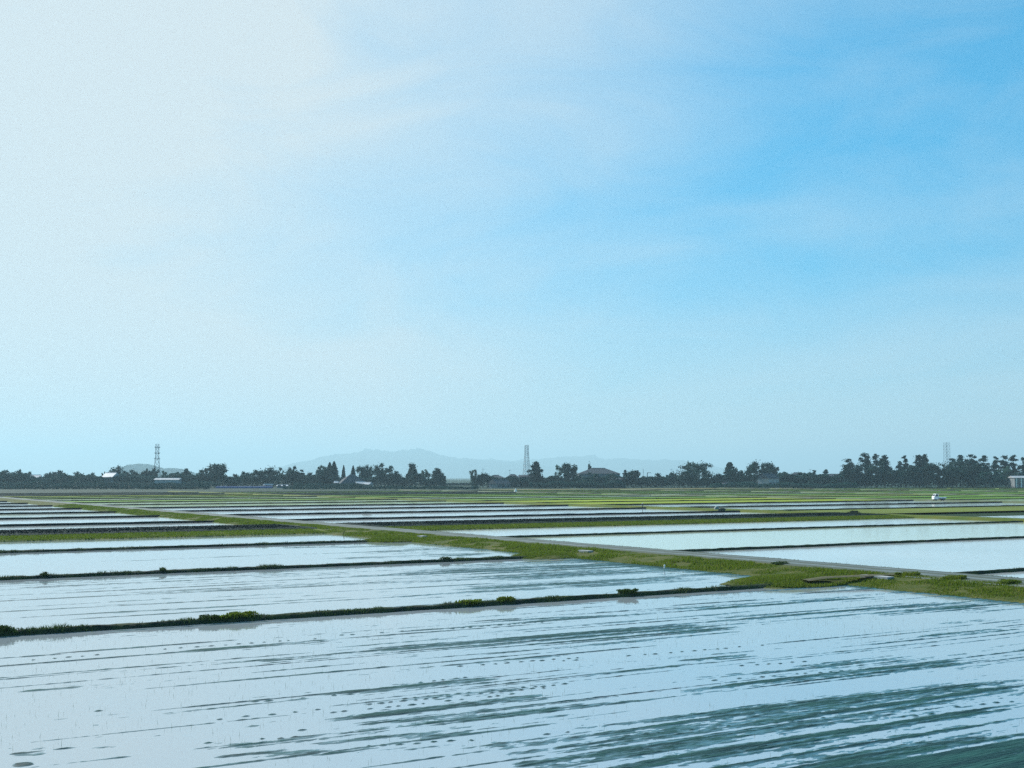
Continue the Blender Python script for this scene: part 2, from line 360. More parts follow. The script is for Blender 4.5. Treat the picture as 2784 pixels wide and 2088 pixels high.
for bi, (x0, x1) in enumerate(BLOCKS):
    for ri, (y0, y1) in enumerate(ROWS):
        if not in_view(x0, y0, x1, y1): continue
        key = PLAN[bi][ri]
        wet = key in 'wfsp'
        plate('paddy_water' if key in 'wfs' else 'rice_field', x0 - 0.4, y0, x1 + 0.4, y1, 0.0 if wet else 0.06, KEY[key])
    for y in BUNDS + FARB:
        xa, xb = x0, x1
        if not in_view(xa, y - 1, xb, y + 1): continue
        lo = max(xa, y * 0.166 / 1.072 - 22); hi = min(xb, y * 0.884 / 0.63 + 25)
        if hi - lo < 3: continue
        if y < 120: bund('paddy_bund', lo, hi, y, 0.80, 0.20, 0.28, M_soil, int(y) + bi * 7)
        else: bund('paddy_bund', lo, hi, y, 0.8, 0.30 if y < 360 else 0.36, 2.0, M_soilfar, int(y) + bi * 7)

# raised canal bank crossing the whole view
def strip(name, prof, a0, a1, step, m, along='x', seed=3, wob=0.12, smooth=True):
    n = max(3, int((a1 - a0) / step)); s = np.linspace(a0, a1, n); k = len(prof)
    co = np.zeros((n, k, 3))
    for j, (c, z) in enumerate(prof):
        jc = (fbm(s * 0.35, np.full(n, j * 2.7), 3, seed + j) - 0.5) * 2 * wob * (2.2 if 0 < j < k - 1 else 1.0)
        jz = (fbm(s * 0.6, np.full(n, j * 4.1), 3, seed + 31 + j) - 0.5) * 2 * wob * 0.35
        if along == 'x': co[:, j] = np.stack([s, c + jc, z + jz], 1)
        else: co[:, j] = np.stack([c + jc, s, z + jz], 1)
    i, j = np.meshgrid(np.arange(n - 1), np.arange(k - 1), indexing='ij')
    a = (i * k + j).ravel(); f = np.stack([a, a + k, a + k + 1, a + 1], 1)
    if along != 'x': f = f[:, ::-1]
    return tagk(link(name, mesh_np(name, co, f, smooth), m), 'structure')
for x0, x1 in ((-8, BANK_U0 + 1), (RIGHT_U0 - 1, 160.3)):
    strip('grass_verge', [(CAN0 - 0.3, -0.2), (CAN0 + 0.3, 0.12), (CAN0 + 3.2, 0.26), (CAN0 + 5.4, 0.34), (CAN0 + 6.5, 0.30)], x0, x1, 0.6, M_bankfar, seed=5, wob=0.15)
    strip('canal_bank', [(CAN0 + 5.0, 0.20), (CAN0 + 5.6, 0.44), (CAN0 + 6.6, 0.52), (CAN0 + 12.0, 0.50), (CAN1 - 1.2, 0.52), (CAN1 - 0.2, 0.08), (CAN1 + 0.4, -0.2)], x0, x1, 0.6, M_weed, seed=9, wob=0.13)

# ------------------------------------------------------------------ farm road, verge, tracks
VL = 620.0
strip('farm_road', [(ROAD_U0 - 0.1, 0.20), (ROAD_U0 + 0.15, 0.46), (0.5 * (ROAD_U0 + ROAD_U1), 0.50), (ROAD_U1 - 0.15, 0.46), (ROAD_U1 + 0.1, 0.2)], 5, VL, 1.0, M_road, 'y', 11, 0.05)
strip('road_shoulder', [(ROAD_U1 - 0.4, 0.30), (ROAD_U1 - 0.05, 0.43), (ROAD_U1 + 0.25, 0.40), (RIGHT_U0 + 0.1, 0.0), (RIGHT_U0 + 0.3, -0.2)], 5, VL, 0.7, M_soil, 'y', 13, 0.06)
strip('road_bank', [(BANK_U0 - 0.9, -0.2), (BANK_U0 - 0.2, 0.06), (BANK_U0 + 1.2, 0.22), (BANK_U0 + 2.6, 0.36), (ROAD_U0 - 0.9, 0.42), (ROAD_U0 + 0.1, 0.43), (ROAD_U0 + 0.3, 0.36)], 5, VL, 0.6, M_bank, 'y', 17, 0.22)
for t0, t1 in TRACK:
    if t0 > 500: continue
    strip('farm_track', [(t0 - 0.6, -0.2), (t0 - 0.1, 0.30), (t0 + 0.9, 0.42), (t1 - 0.9, 0.42), (t1 + 0.1, 0.30), (t1 + 0.6, -0.2)], 30, 560, 1.5, M_track if t0 > 200 else M_bankfar, 'y', int(t0), 0.10)

# ramps where a bund meets the road bank
def mound(name, cx, cy, rx, ry, h, m, seed):
    n = 26; g = np.linspace(-1, 1, n); X, Y = np.meshgrid(g, g, indexing='ij')
    r = np.sqrt(X ** 2 + Y ** 2) + (fbm(X * 2.5 + seed, Y * 2.5, 3, seed) - .5) * .5
    Z = h * np.clip(1.05 - r ** 2, -0.6, 1) + (fbm(X * 5 + seed, Y * 5, 3, seed + 4) - .5) * .12 * h - 0.03
    co = np.stack([cx + X * rx, cy + Y * ry, Z], 2)
    i, j = np.meshgrid(np.arange(n - 1), np.arange(n - 1), indexing='ij'); a = (i * n + j).ravel()
    return tagk(link(name, mesh_np(name, co, np.stack([a, a + n, a + n + 1, a + 1], 1), True), m), 'structure')
RAMPS = [(55.2, 56.2, 4.6, 3.4, 0.40), (56.0, 85.0, 3.4, 2.6, 0.36), (56.0, 114.5, 3.2, 2.6, 0.34)]
for i, (cx, cy, rx, ry, h) in enumerate(RAMPS): mound('grass_ramp', cx, cy, rx, ry, h, M_bank, 3 + i)
# bare dirt worn across the near ramp
def path_sheet(name, pts, w, z, m):
    pts = np.array(pts); n = len(pts); L = []
    for i in range(n):
        d = pts[min(i + 1, n - 1)] - pts[max(i - 1, 0)]; d = d / np.linalg.norm(d); nn = np.array([-d[1], d[0]])
        ww = w * (0.8 + 0.5 * random.random())
        for s in (-1, -0.4, 0.4, 1): L.append((*(pts[i] + nn * ww * s * .5), z[i] + (0.03 if abs(s) < .5 else -0.03)))
    f = []
    for i in range(n - 1):
        for j in range(3): a = i * 4 + j; f.append((a, a + 4, a + 5, a + 1))
    return tagk(link(name, mesh_np(name, L, f, True), m), 'structure')
path_sheet('dirt_path', [(62.0, 53.2), (60.6, 53.4), (59.0, 53.7), (57.4, 54.0), (56.0, 54.2), (54.4, 54.2)], 0.8, [0.50, 0.50, 0.48, 0.47, 0.46, 0.36], M_dirt)

# ------------------------------------------------------------------ mud showing through the water of the two near paddies
def seg(p0, p1, wpx, s):                   # a streak between two photo pixels
    a = gp(*p0); b = gp(*p1); m = ((p0[0] + p1[0]) / 2, (p0[1] + p1[1]) / 2)
    w = np.linalg.norm(gp(m[0], m[1] - wpx / 2) - gp(m[0], m[1] + wpx / 2)) * 0.85
    return a, b, max(w, 0.10), s
NEAR = [((928, 1783), (1856, 1700), 26, .62), ((1400, 1752), (1950, 1702), 44, .60), ((1856, 1690), (2700, 1640), 18, .55), ((1300, 1690), (1856, 1668), 6, .55),
        ((928, 1732), (1700, 1672), 5, .62), ((928, 1708), (1500, 1665), 4, .45), ((1850, 1660), (2400, 1622), 8, .55), ((2240, 1665), (2700, 1650), 20, .45),
        ((880, 1845), (1560, 1782), 8, .62), ((900, 1890), (1350, 1843), 14, .50), ((1050, 1876), (1330, 1846), 22, .45), ((920, 1958), (1480, 1880), 34, .66), ((1080, 1930), (1420, 1895), 26, .55),
        ((950, 1972), (1850, 1898), 7, .50), ((1080, 1975), (1560, 1930), 30, .52), ((1850, 1800), (2050, 1780), 6, .5), ((1860, 1880), (2784, 1755), 8, .55), ((2150, 1815), (2500, 1785), 18, .60),
        ((2000, 1862), (2700, 1802), 10, .48), ((2200, 1830), (2650, 1800), 22, .45), ((1860, 1845), (2300, 1808), 6, .5), ((2480, 1730), (2760, 1708), 8, .55), ((2530, 1695), (2784, 1682), 7, .5),
        ((1470, 1990), (2784, 1850), 10, .72), ((1860, 1984), (2784, 1862), 34, .62), ((1560, 2012), (2200, 1935), 22, .62), ((1280, 2038), (1950, 1990), 34, .58), ((1400, 2040), (2784, 1930), 70, .46),
        ((1500, 2075), (2784, 1990), 110, .62), ((1800, 2085), (2784, 2050), 120, .66), ((2380, 2060), (2784, 2010), 90, .55), ((540, 2035), (1250, 1990), 16, .58), ((930, 2003), (1080, 1990), 20, .60),
        ((860, 2052), (1330, 2022), 10, .50), ((600, 2062), (900, 2040), 14, .45), ((1400, 2080), (1560, 2060), 26, .55), ((640, 1980), (980, 1925), 10, .42),
        ((30, 2055), (130, 2050), 10, .62), ((40, 2085), (90, 2080), 9, .62), ((0, 2035), (140, 2036), 8, .45), ((150, 2040), (330, 2033), 5, .40), ((430, 1945), (900, 1892), 5, .50), ((500, 1772), (928, 1740), 6, .50),
        ((460, 1765), (900, 1732), 4, .40), ((700, 1800), (928, 1785), 14, .38), ((240, 2006), (480, 2000), 5, .4), ((320, 1955), (360, 1950), 5, .5), ((50, 1880), (220, 1868), 4, .35)]
SECOND = [((1050, 1560), (1800, 1520), 8, .5), ((1300, 1575), (1900, 1545), 12, .55), ((1450, 1545), (1860, 1530), 14, .5), ((1200, 1600), (1860, 1570), 10, .5), ((928, 1570), (1500, 1545), 4, .45),
          ((0, 1602), (900, 1558), 5, .42), ((100, 1610), (700, 1580), 4, .36), ((200, 1640), (900, 1608), 5, .42), ((1500, 1592), (1880, 1568), 14, .42), ((250, 1668), (780, 1640), 4, .40),
          ((1250, 1540), (1700, 1518), 6, .5), ((1650, 1535), (1900, 1548), 12, .5), ((1400, 1560), (1700, 1550), 20, .42), ((1050, 1622), (1500, 1598), 5, .42), ((500, 1590), (1000, 1565), 5, .4), ((1780, 1560), (1950, 1560), 12, .4)]
THIRD = [((1000, 1500), (1330, 1508), 10, .5), ((760, 1490), (1100, 1484), 4, .4), ((1100, 1490), (1300, 1497), 8, .5), ((300, 1528), (800, 1505), 3, .3), ((900, 1520), (1300, 1508), 5, .4)]
def harrow(n, x0, x1, y0, y1, seed, bias=1.0, slope=0.012):     # many short thin furrow lines left by the harrow
    r = np.random.default_rng(seed); L = []
    for _ in range(n):
        u = x0 + (x1 - x0) * r.random() ** (1 / bias); v = y0 + (y1 - y0) * r.random(); l = r.uniform(4, 26)
        L.append((np.array([u - l / 2, v]), np.array([u + l / 2, v + r.normal(0, slope) * l]), r.uniform(.06, .15), r.uniform(.34, .64)))
    return L
def mud_field(name, x0, x1, y0, y1, du, dv, segs, seed, base=-0.25):
    xs = np.arange(x0, x1, du); ys = np.arange(y0, y1, dv); X, Y = np.meshgrid(xs, ys, indexing='ij')
    F = np.full(X.shape, base)
    wob = (fbm(X * .05, Y * .12, 2, seed) - .5) * 1.4
    Yw = Y + wob * 0.35
    for a, b, w, s in segs:
        d = b - a; L = np.linalg.norm(d); d = d / L; nn = np.array([-d[1], d[0]])
        px = X - a[0]; py = Yw - a[1]
        t = (px * d[0] + py * d[1]) / L; q = (px * nn[0] + py * nn[1]) / w
        endf = np.clip(np.minimum(t, 1 - t) * 5 + 0.35, 0, 1)
        F = np.maximum(F, np.where((np.abs(q) < 2.2), s * np.exp(-q * q * 1.6) * endf + base * (1 - np.exp(-q * q * .5)), base))
    l1 = fbm(X * 0.045 + seed, Yw * 1.9, 2, seed + 3, 0.6) - 0.5         # harrow lines, coarse
    l2 = fbm(X * 0.07 + 7, Yw * 4.4, 2, seed + 5, 0.7) - 0.5             # harrow lines, fine
    brk = fbm(X * 0.45, Yw * 1.6, 3, seed + 13, 0.6) - 0.5               # where the lines break off
    fine = fbm(X * 2.4, Yw * 6.0, 3, seed + 9, 0.9) - 0.5              # clods
    blot = fbm(X * 0.10, Yw * 0.35, 3, seed + 21) - 0.5
    dens = np.clip((F + .25) * 1.7, .30, 1)
    H = F * 0.80 - 0.33 + (l1 * 0.95 + l2 * 1.40 + brk * 0.38 + fine * 0.95) * dens + blot * 0.45
    return X, Y, xs, ys, H
def mud_build(name, X, Y, H, amp=0.05):
    Z = np.clip(H, -0.6, 0.55) * amp
    n0, n1 = X.shape
    i, j = np.meshgrid(np.arange(n0 - 1), np.arange(n1 - 1), indexing='ij'); a = (i * n1 + j).ravel()
    f = np.stack([a, a + n1, a + n1 + 1, a + 1], 1)
    zf = Z.ravel(); keep = zf[f].max(1) > -0.004; f = f[keep]
    used, inv = np.unique(f.ravel(), return_inverse=True)
    co = np.stack([X.ravel(), Y.ravel(), zf], 1)[used]
    return tagk(link(name, mesh_np(name, co, inv.reshape(-1, 4), True), M_mud), 'structure')
X, Y, xs, ys, H = mud_field('mud', -4.0, 57.4, 15.0, 54.5, 0.075, 0.048, [seg(*s) for s in NEAR] + harrow(150, 4, 57, 21, 54, 501, 1.5), 31)
edge = np.clip((X - 55.2) / 2.0, 0, 1) * 0.7 + np.clip((20.5 - Y) / 3.0, 0, 1.2) * 0.8
H = H + edge * np.where(edge > 0, 1, 0)
# lines of footprints and wheel lugs: clods in rows
for (p0, p1, sp) in [((55, 1797), (310, 1777), .55), ((455, 1764), (930, 1732), .55), ((930, 1727), (1500, 1690), .45), ((245, 1935), (370, 1923), .7), ((600, 1955), (920, 1925), .6), ((1000, 1915), (1500, 1868), .35),
                     ((780, 1990), (930, 1975), .5), ((1700, 2000), (2784, 1905), .5), ((1080, 1862), (1300, 1838), .4), ((2450, 1948), (2700, 1930), .5), ((20, 1887), (60, 1884), .5), ((1480, 1998), (1600, 1985), .5),
                     ((1990, 1812), (2250, 1795), .45), ((1900, 1958), (2080, 1948), .5), ((1100, 1900), (1560, 1858), .35), ((900, 1938), (1420, 1885), .4), ((1200, 1712), (1700, 1672), .5), ((640, 1912), (1000, 1885), .5),
                     ((1500, 1800), (2100, 1752), .55), ((1250, 1812), (1600, 1786), .45), ((1000, 2028), (1320, 2010), .4), ((560, 2020), (860, 2000), .4), ((1950, 1850), (2400, 1815), .45), ((2300, 1905), (2784, 1850), .45)]:
    a = gp(*p0); b = gp(*p1); L = np.linalg.norm(b - a); n = int(L / sp)
    for k in range(n):
        if random.random() < .18: continue
        c = a + (b - a) * (k + random.uniform(-.2, .2)) / max(1, n) + np.array([0, random.uniform(-.06, .06)])
        r1 = random.uniform(.06, .12); r2 = random.uniform(.04, .075)
        i0, i1 = np.searchsorted(xs, [c[0] - .6, c[0] + .6]); j0, j1 = np.searchsorted(ys, [c[1] - .4, c[1] + .4])
        if i1 <= i0 or j1 <= j0: continue
        q = ((X[i0:i1, j0:j1] - c[0]) / r1) ** 2 + ((Y[i0:i1, j0:j1] - c[1]) / r2) ** 2
        q = q * (0.55 + 0.9 * vnoise(X[i0:i1, j0:j1] * 9, Y[i0:i1, j0:j1] * 11, 7)); H[i0:i1, j0:j1] = np.maximum(H[i0:i1, j0:j1], 1.05 * np.exp(-q) - 0.25)
H = H + 0.16 * np.clip((25.0 - Y) / 2.5, 0, 1) * np.clip((X - 11) / 5, 0, 1)
mud_build('mud_flat', X, Y, H)
X, Y, xs, ys, H = mud_field('mud', 8.0, 57.4, 55.4, 84.2, 0.22, 0.13, [seg(*s) for s in SECOND] + harrow(110, 10, 57, 56, 84, 502, 1.4), 57)
H = H + np.clip((X - 54.6) / 2.4, 0, 1) * 0.6
mud_build('mud_flat', X, Y, H)
X, Y, xs, ys, H = mud_field('mud', 14.0, 57.4, 85.2, 114.0, 0.4, 0.22, [seg(*s) for s in THIRD] + harrow(22, 14, 57, 86, 113, 503, 1.5), 77)
H = H + np.clip((X - 54.8) / 2.4, 0, 1) * 0.55 - 0.05
mud_build('mud_flat', X, Y, H)

# ------------------------------------------------------------------ grass
def blades(name, P, hgts, w, m, lean=0.35, seed=1):
    r = np.random.default_rng(seed); n = len(P)
    ang = r.uniform(0, math.pi, n); lx = r.normal(0, lean, n) * hgts; ly = r.normal(0, lean, n) * hgts
    w = w * r.uniform(.6, 1.4, n)
    dx = np.cos(ang) * w / 2; dy = np.sin(ang) * w / 2
    q = np.zeros((n, 3, 3)); 
    q[:, 0] = P - np.stack([dx, dy, np.zeros(n)], 1); q[:, 1] = P + np.stack([dx, dy, np.zeros(n)], 1)
    q[:, 2] = P + np.stack([lx, ly, hgts], 1)
    return tagk(link(name, soup(name, q), m), 'stuff')
def bank_z(u): return np.interp(u, [BANK_U0 - .9, BANK_U0 - .2, BANK_U0 + 1.2, BANK_U0 + 2.6, ROAD_U0 - .9, ROAD_U0 + .1], [-.2, .06, .22, .36, .42, .43])
def patchy(u, v, s, seed, thr): return fbm(u * s, v * s, 3, seed) > thr
n = 150000; v = 30 + (R.random(n) ** 1.7) * 260; u = R.uniform(BANK_U0 - 0.5, ROAD_U0 + 0.25, n)
k = patchy(u, v, 0.55, 5, 0.36); u, v = u[k], v[k]
hh = R.uniform(.06, .22, len(u)) * (0.25 + 2.4 * np.clip(fbm(u * .5, v * .35, 3, 8) - .2, 0, 1)); hh *= np.where(u < BANK_U0 + .6, .7, 1.0) * np.where(u > ROAD_U0 - .5, .5, 1)
blades('bank_grass', np.stack([u, v, bank_z(u) - .03], 1), hh, 0.05 + v * 0.0006, M_grass, seed=2)
for i, (cx, cy, rx, ry, h) in enumerate(RAMPS):
    n = 14000 if i == 0 else 7000; a = R.uniform(0, 2 * math.pi, n); r = np.sqrt(R.random(n)) * .95
    u = cx + rx * r * np.cos(a); v = cy + ry * r * np.sin(a); z = h * np.clip(1 - r ** 2, 0, 1)
    k = ~((np.abs(v - 54.0) < .62) & (u > 54.2)) if i == 0 else np.ones(n, bool)
    blades('ramp_grass', np.stack([u, v, z - .02], 1)[k], (R.uniform(.06, .2, n) * (.5 + fbm(u * .6, v * .6, 2, 4)))[k], 0.06, M_grass, seed=5 + i)
n = 9000; v = R.uniform(35, 200, n); u = R.uniform(ROAD_U1 - .15, ROAD_U1 + .5, n); k = patchy(u, v, .5, 12, .5)
blades('shoulder_grass', np.stack([u, v, np.full(n, .36)], 1)[k], R.uniform(.04, .14, n)[k], 0.05, M_grassdark, seed=12)
def bund_off(x, y, bi=0): return (fbm(np.asarray(x, float) * .06, np.asarray(x, float) * 0, 2, int(y) + bi * 7) - .5) * 0.5
def bund_tufts(y, x0, x1, n, seed, hm=.13):
    r = np.random.default_rng(seed); u = r.uniform(x0, x1, n); d = fbm(u * .35, u * 0, 4, seed)
    k = r.random(n) < np.clip((d - .30) * 3.0, .05, 1); u = u[k]; d = d[k]
    dv = r.normal(0, .17, len(u)); v = y + dv + bund_off(u, y, 0 if x1 < 60 else 1)
    z = .16 - np.clip(np.abs(dv) - .15, 0, 1) * .5
    blades('bund_grass', np.stack([u, v, z], 1), r.uniform(.05, hm, len(u)) * (.15 + 2.6 * np.clip(fbm(u * .9, u * 0 + 3, 3, seed + 5) - .30, 0, 1)) * 1.3, .05, M_grassdark, .5, seed)
bund_tufts(54.8, -6, 56, 11500, 41); bund_tufts(84.6, -4, 56, 8800, 42); bund_tufts(114.5, 0, 56, 7800, 43)
bund_tufts(84.6, 67, 122, 1500, 44, .08); bund_tufts(54.8, 67, 90, 1500, 45, .10); bund_tufts(114.5, 67, 160, 1500, 46, .08)
# grass on the canal verge and weeds on its bank
n = 60000; u = R.uniform(16, 160, n); v = R.uniform(CAN0 + .2, CAN0 + 5.6, n); k = (u < BANK_U0) | (u > RIGHT_U0); u, v = u[k], v[k]
blades('verge_grass', np.stack([u, v, np.interp(v, [CAN0, CAN0 + .3, CAN0 + 5.4], [0, .12, .34])], 1), R.uniform(.05, .16, len(u)), .14, M_grass, seed=61)
n = 40000; u = R.uniform(16, 160, n); v = R.uniform(CAN0 + 5.4, CAN1 - 1.2, n); k = (u < BANK_U0) | (u > RIGHT_U0); u, v = u[k], v[k]
blades('bank_weeds', np.stack([u, v, np.interp(v, [CAN0 + 5.4, CAN0 + 6.6, CAN1], [.38, .50, .50])], 1), R.uniform(.04, .11, len(u)), .16, M_weed, seed=62)
# rice seedlings in rows in the pale paddies right of the road
def seedlings(x0, x1, y0, y1, dx, dy, hm, wd, seed):
    r = np.random.default_rng(seed); gx, gy = np.meshgrid(np.arange(x0, x1, dx), np.arange(y0, y1, dy), indexing='ij')
    u = gx.ravel() + r.normal(0, .03, gx.size); v = gy.ravel() + r.normal(0, .03, gx.size)
    k = r.random(len(u)) < .9; u, v = u[k], v[k]
    blades('rice_seedlings', np.stack([u, v, np.full(len(u), -.01)], 1), r.uniform(.5, 1, len(u)) * hm, wd, M_seed, .3, seed)
seedlings(68, 140, 85.4, 113.8, .30, .36, .055, .012, 71)
seedlings(68, 112, 55.6, 84, .35, .40, .035, .010, 72)

# old straw stalks standing here and there in the near water
n = 5200; v = 20 + R.random(n) * 34; u = 3 + R.random(n) * 53; k = fbm(u * .12, v * .25, 3, 99) > .47; u, v = u[k], v[k]
blades('straw_stalks', np.stack([u, v, np.full(len(u), -.02)], 1), R.uniform(.05, .20, len(u)), .008, M_grassdark, .10, 98)

# ------------------------------------------------------------------ weed clumps and shrubs on the near bunds and the roadside
def leaf_quads(C, size, seed, flat=0.0):
    r = np.random.default_rng(seed); n = len(C)
    a = r.normal(size=(n, 3)); b = r.normal(size=(n, 3)); 
    if flat: a[:, 2] *= 1 - flat; b[:, 2] *= 1 - flat
    a /= np.linalg.norm(a, axis=1)[:, None]; b -= (b * a).sum(1)[:, None] * a; b /= np.linalg.norm(b, axis=1)[:, None]
    s = size * r.uniform(.55, 1.35, n)[:, None]
    return np.stack([C - a * s * .5 - b * s * .3, C + a * s * .1 - b * s * .5, C + a * s * .6 + b * s * .1, C - a * s * .1 + b * s * .5], 1)
def weed(px, py, wm, hm, label, m=None, n=900, seed=1, name='weed_clump', z0=.15, cat='weed', deep=0.45):
    p = gp(px, py, .15); r = np.random.default_rng(seed)
    if name == 'weed_clump':                            # rooted on the bund it belongs to
        y = min(BUNDS, key=lambda b: abs(b - p[1])); p = p * y / p[1]; p = np.array([p[0], y + float(bund_off(p[0], y))])
    e = empty(name, (p[0], p[1], z0)); tag(e, label, cat)
    K = 13; cen = np.stack([r.uniform(-.42, .42, K) * wm, r.uniform(-.5, .5, K) * deep, r.uniform(.15, .55, K) * hm], 1)
    rad = r.uniform(.10, .26, K) * min(wm, 1.4); i = r.integers(0, K, n)
    d = r.normal(size=(n, 3)); d /= np.linalg.norm(d, axis=1)[:, None]
    C = cen[i] + d * rad[i][:, None] * (r.random(n) ** .55)[:, None] * np.array([1.5, .7, min(1.0, hm / wm * 1.5)])
    C[:, 2] = np.clip(C[:, 2], .0, None)
    tagk(link('foliage', soup('foliage', leaf_quads(C, .085, seed)), m or M_grassdark, e), 'stuff')
    C2 = np.stack([r.uniform(-.5, .5, n // 2) * wm, r.normal(0, .3, n // 2) * deep, np.zeros(n // 2)], 1)
    q = np.zeros((len(C2), 3, 3)); hb = hm * r.uniform(.25, 1.0, len(C2)) * (1.1 - np.abs(C2[:, 0] / wm) * 1.5); an = r.uniform(0, 3.1, len(C2))
    dx = np.stack([np.cos(an), np.sin(an), an * 0], 1) * .022
    q[:, 0] = C2 - dx; q[:, 1] = C2 + dx; q[:, 2] = C2 + np.stack([r.normal(0, .35, len(C2)) * hb, r.normal(0, .35, len(C2)) * hb, hb], 1)
    tagk(link('blades', soup('blades', q), m or M_grassdark, e), 'stuff')
    for q in range(4):
        c = cen[q]; MB().bar((c[0] * .7, c[1] * .7, -.06), (c[0], c[1], c[2]), .012, .006, 5).build('stem', M_bark, e)
    return e
weed(645, 1672, 1.8, .34, 'large leafy weed clump on the near bund, biggest of its row', M_grass, 1600, 81)
weed(566, 1676, .9, .28, 'smaller leafy weed clump just left of the biggest one on the near bund', M_grassdark, 700, 82)
weed(1280, 1628, 1.5, .26, 'low spreading weed clump on the middle of the near bund', M_grass, 800, 83)
weed(1372, 1622, 1.0, .30, 'short bushy weed clump right of the low spreading one on the near bund', M_grass, 600, 84)
weed(1708, 1606, 1.1, .34, 'round dark weed clump on the right part of the near bund', M_grassdark, 700, 85)
weed(16, 1716, .9, .36, 'weed clump on the near bund cut by the left photo edge', M_grassdark, 500, 86)
weed(122, 1556, .45, .36, 'lone upright weed at the left end of the second bund', M_grassdark, 250, 87)
weed(445, 1543, .5, .34, 'small pointed weed on the second bund, left of centre', M_grassdark, 250, 88)
weed(1212, 1512, .8, .30, 'small weed clump on the right part of the second bund', M_grassdark, 300, 89)
weed(2470, 1578, 2.0, .42, 'long leafy roadside shrub beside the concrete ditch, left one of the pair', M_grass, 1400, 90, 'roadside_shrub', .38, 'shrub', .7)
weed(2590, 1589, 2.3, .45, 'long leafy roadside shrub beside the concrete ditch, right one of the pair', M_grass, 1600, 91, 'roadside_shrub', .38, 'shrub', .7)
weed(2750, 1600, 1.9, .42, 'yellowish roadside shrub at the right photo edge', M_grass, 1200, 92, 'roadside_shrub', .38, 'shrub', .7)
weed(2120, 1545, 1.2, .30, 'small dark shrub on the road edge above the grassy ramp', M_grassdark, 500, 93, 'roadside_shrub', .40, 'shrub', .5)
weed(2320, 1398, 3.2, .75, 'dark shrub at the right end of the canal bank', M_weed, 700, 94, 'canal_shrub', .3, 'shrub', 1.0)
weed(998, 1395, 1.8, .5, 'small dark bush on a far bund between white paddies', M_weed, 300, 95, 'bund_bush', .15, 'shrub', .6)
weed(2045, 1388, 1.2, .3, 'tiny dark tuft on the far bund right of the covered heap', M_weed, 200, 96, 'bund_bush', .15, 'shrub', .6)

# ------------------------------------------------------------------ concrete pieces by the road, stakes, heaps, truck
def slab(px, py, lx, ly, label):
    p = gp(px, py, .45); e = empty('concrete_slab', (p[0], p[1], .30)); tag(e, label, 'slab', None)
    MB().box(-lx / 2, -ly / 2, 0, lx / 2, ly / 2, .17).build('slab_top', M_conc, e)
    for s in (-1, 1): MB().box(-lx / 2 + .02, s * ly / 2 - .07, -.30, lx / 2 - .02, s * ly / 2 + .07, -.002).build('footing', M_conc, e)
    return e
slab(1148, 1457, .6, 1.2, 'small pale concrete slab in the far part of the road bank')
slab(1592, 1497, .55, 1.5, 'pale concrete slab in the middle part of the road bank')
slab(2384, 1566, .6, 2.2, 'largest pale concrete slab beside the dirt path')
p = gp(2420, 1572, .4); q = gp(2784, 1612, .4)
e = empty('concrete_ditch', (ROAD_U0 - 1.0, 0, 0)); tag(e, 'long pale concrete ditch edge in front of the roadside shrubs', 'ditch')
for s in (0, .55): MB().box(s, 30, .1, s + .09, 52.0, .47).build('ditch_wall', M_conc, e)
MB().box(.09, 30, .1, .55, 52, .2).build('ditch_floor', M_conc, e)
def stake(px, py, h, label, lean=0.0, r=.035, capm=M_paint, bodym=M_paint, z=.2):
    p = gp(px, py, z); e = empty('marker_stake', (p[0], p[1], z - .1)); tag(e, label, 'stake'); e.rotation_euler = (0, lean, YAW)
    MB().bar((0, 0, 0), (0, 0, h), r, r * .8, 8).build('shaft', bodym, e)
    MB().bar((0, 0, h), (0, 0, h + .12), r * 1.4, r * .9, 8).build('cap', capm, e)
stake(1806, 1541, .14, 'short white stake in the grass at the foot of the road bank', .1, .05)
stake(932, 1450, .30, 'tilted pale stake on the far part of the road bank', .5, .04, M_dirt, M_dirt)
stake(1747, 1380, .95, 'upright dark post with a pale top by the far farm track', 0, .09, M_paint, M_black, .3)
def heap(name, px, py, L, Wd, h, m, label, cat, seed, rz=0, z=0.1, conical=False):
    p = gp(px, py, z); n = 18; th = np.linspace(0, 2 * math.pi, n, endpoint=False); rs = np.linspace(0, 1, 8)
    co = []; 
    for r_ in rs:
        for t_ in th:
            w = 1 + .22 * (vnoise(np.cos(t_) * 1.5 + seed, np.sin(t_) * 1.5 + r_, seed) - .5)
            zz = (1 - r_) ** (1.0 if conical else 0.55) if conical else math.sqrt(max(0, 1 - r_ ** 2.2))
            co.append((math.cos(t_) * r_ * w * L / 2, math.sin(t_) * r_ * w * Wd / 2, h * zz * (1 + .15 * (vnoise(np.cos(t_) * 3 * r_ + seed, np.sin(t_) * 3 * r_, seed + 2) - .5))))
    f = []
    for i in range(7):
        for j in range(n): f.append((i * n + j, (i + 1) * n + j, (i + 1) * n + (j + 1) % n, i * n + (j + 1) % n))
    e = empty(name, (p[0], p[1], z), YAW); tag(e, label, cat)
    link('cover', mesh_np('cover', co, f, True), m, e)
    for j in range(0, n, 3): MB().box(*(np.array(co[7 * n + j]) + np.array([-.09, -.09, -.12])), *(np.array(co[7 * n + j]) + np.array([.09, .09, .06]))).build('weight_stone', M_wallg, e)
    return e
heap('covered_heap', 1948, 1388, 1.1, 1.2, .85, M_tarp, 'grey-green covered heap on the far bund, left of a dark soil heap', 'heap', 3)
heap('soil_heap', 1964, 1389, 1.7, 1.0, .55, M_soil, 'low dark soil heap right beside the grey-green covered heap', 'heap', 5)
heap('covered_stack', 1402, 1337, 1.5, 1.5, 1.7, M_white, 'small white pointed cover standing in the far green field', 'cover', 8, conical=True)

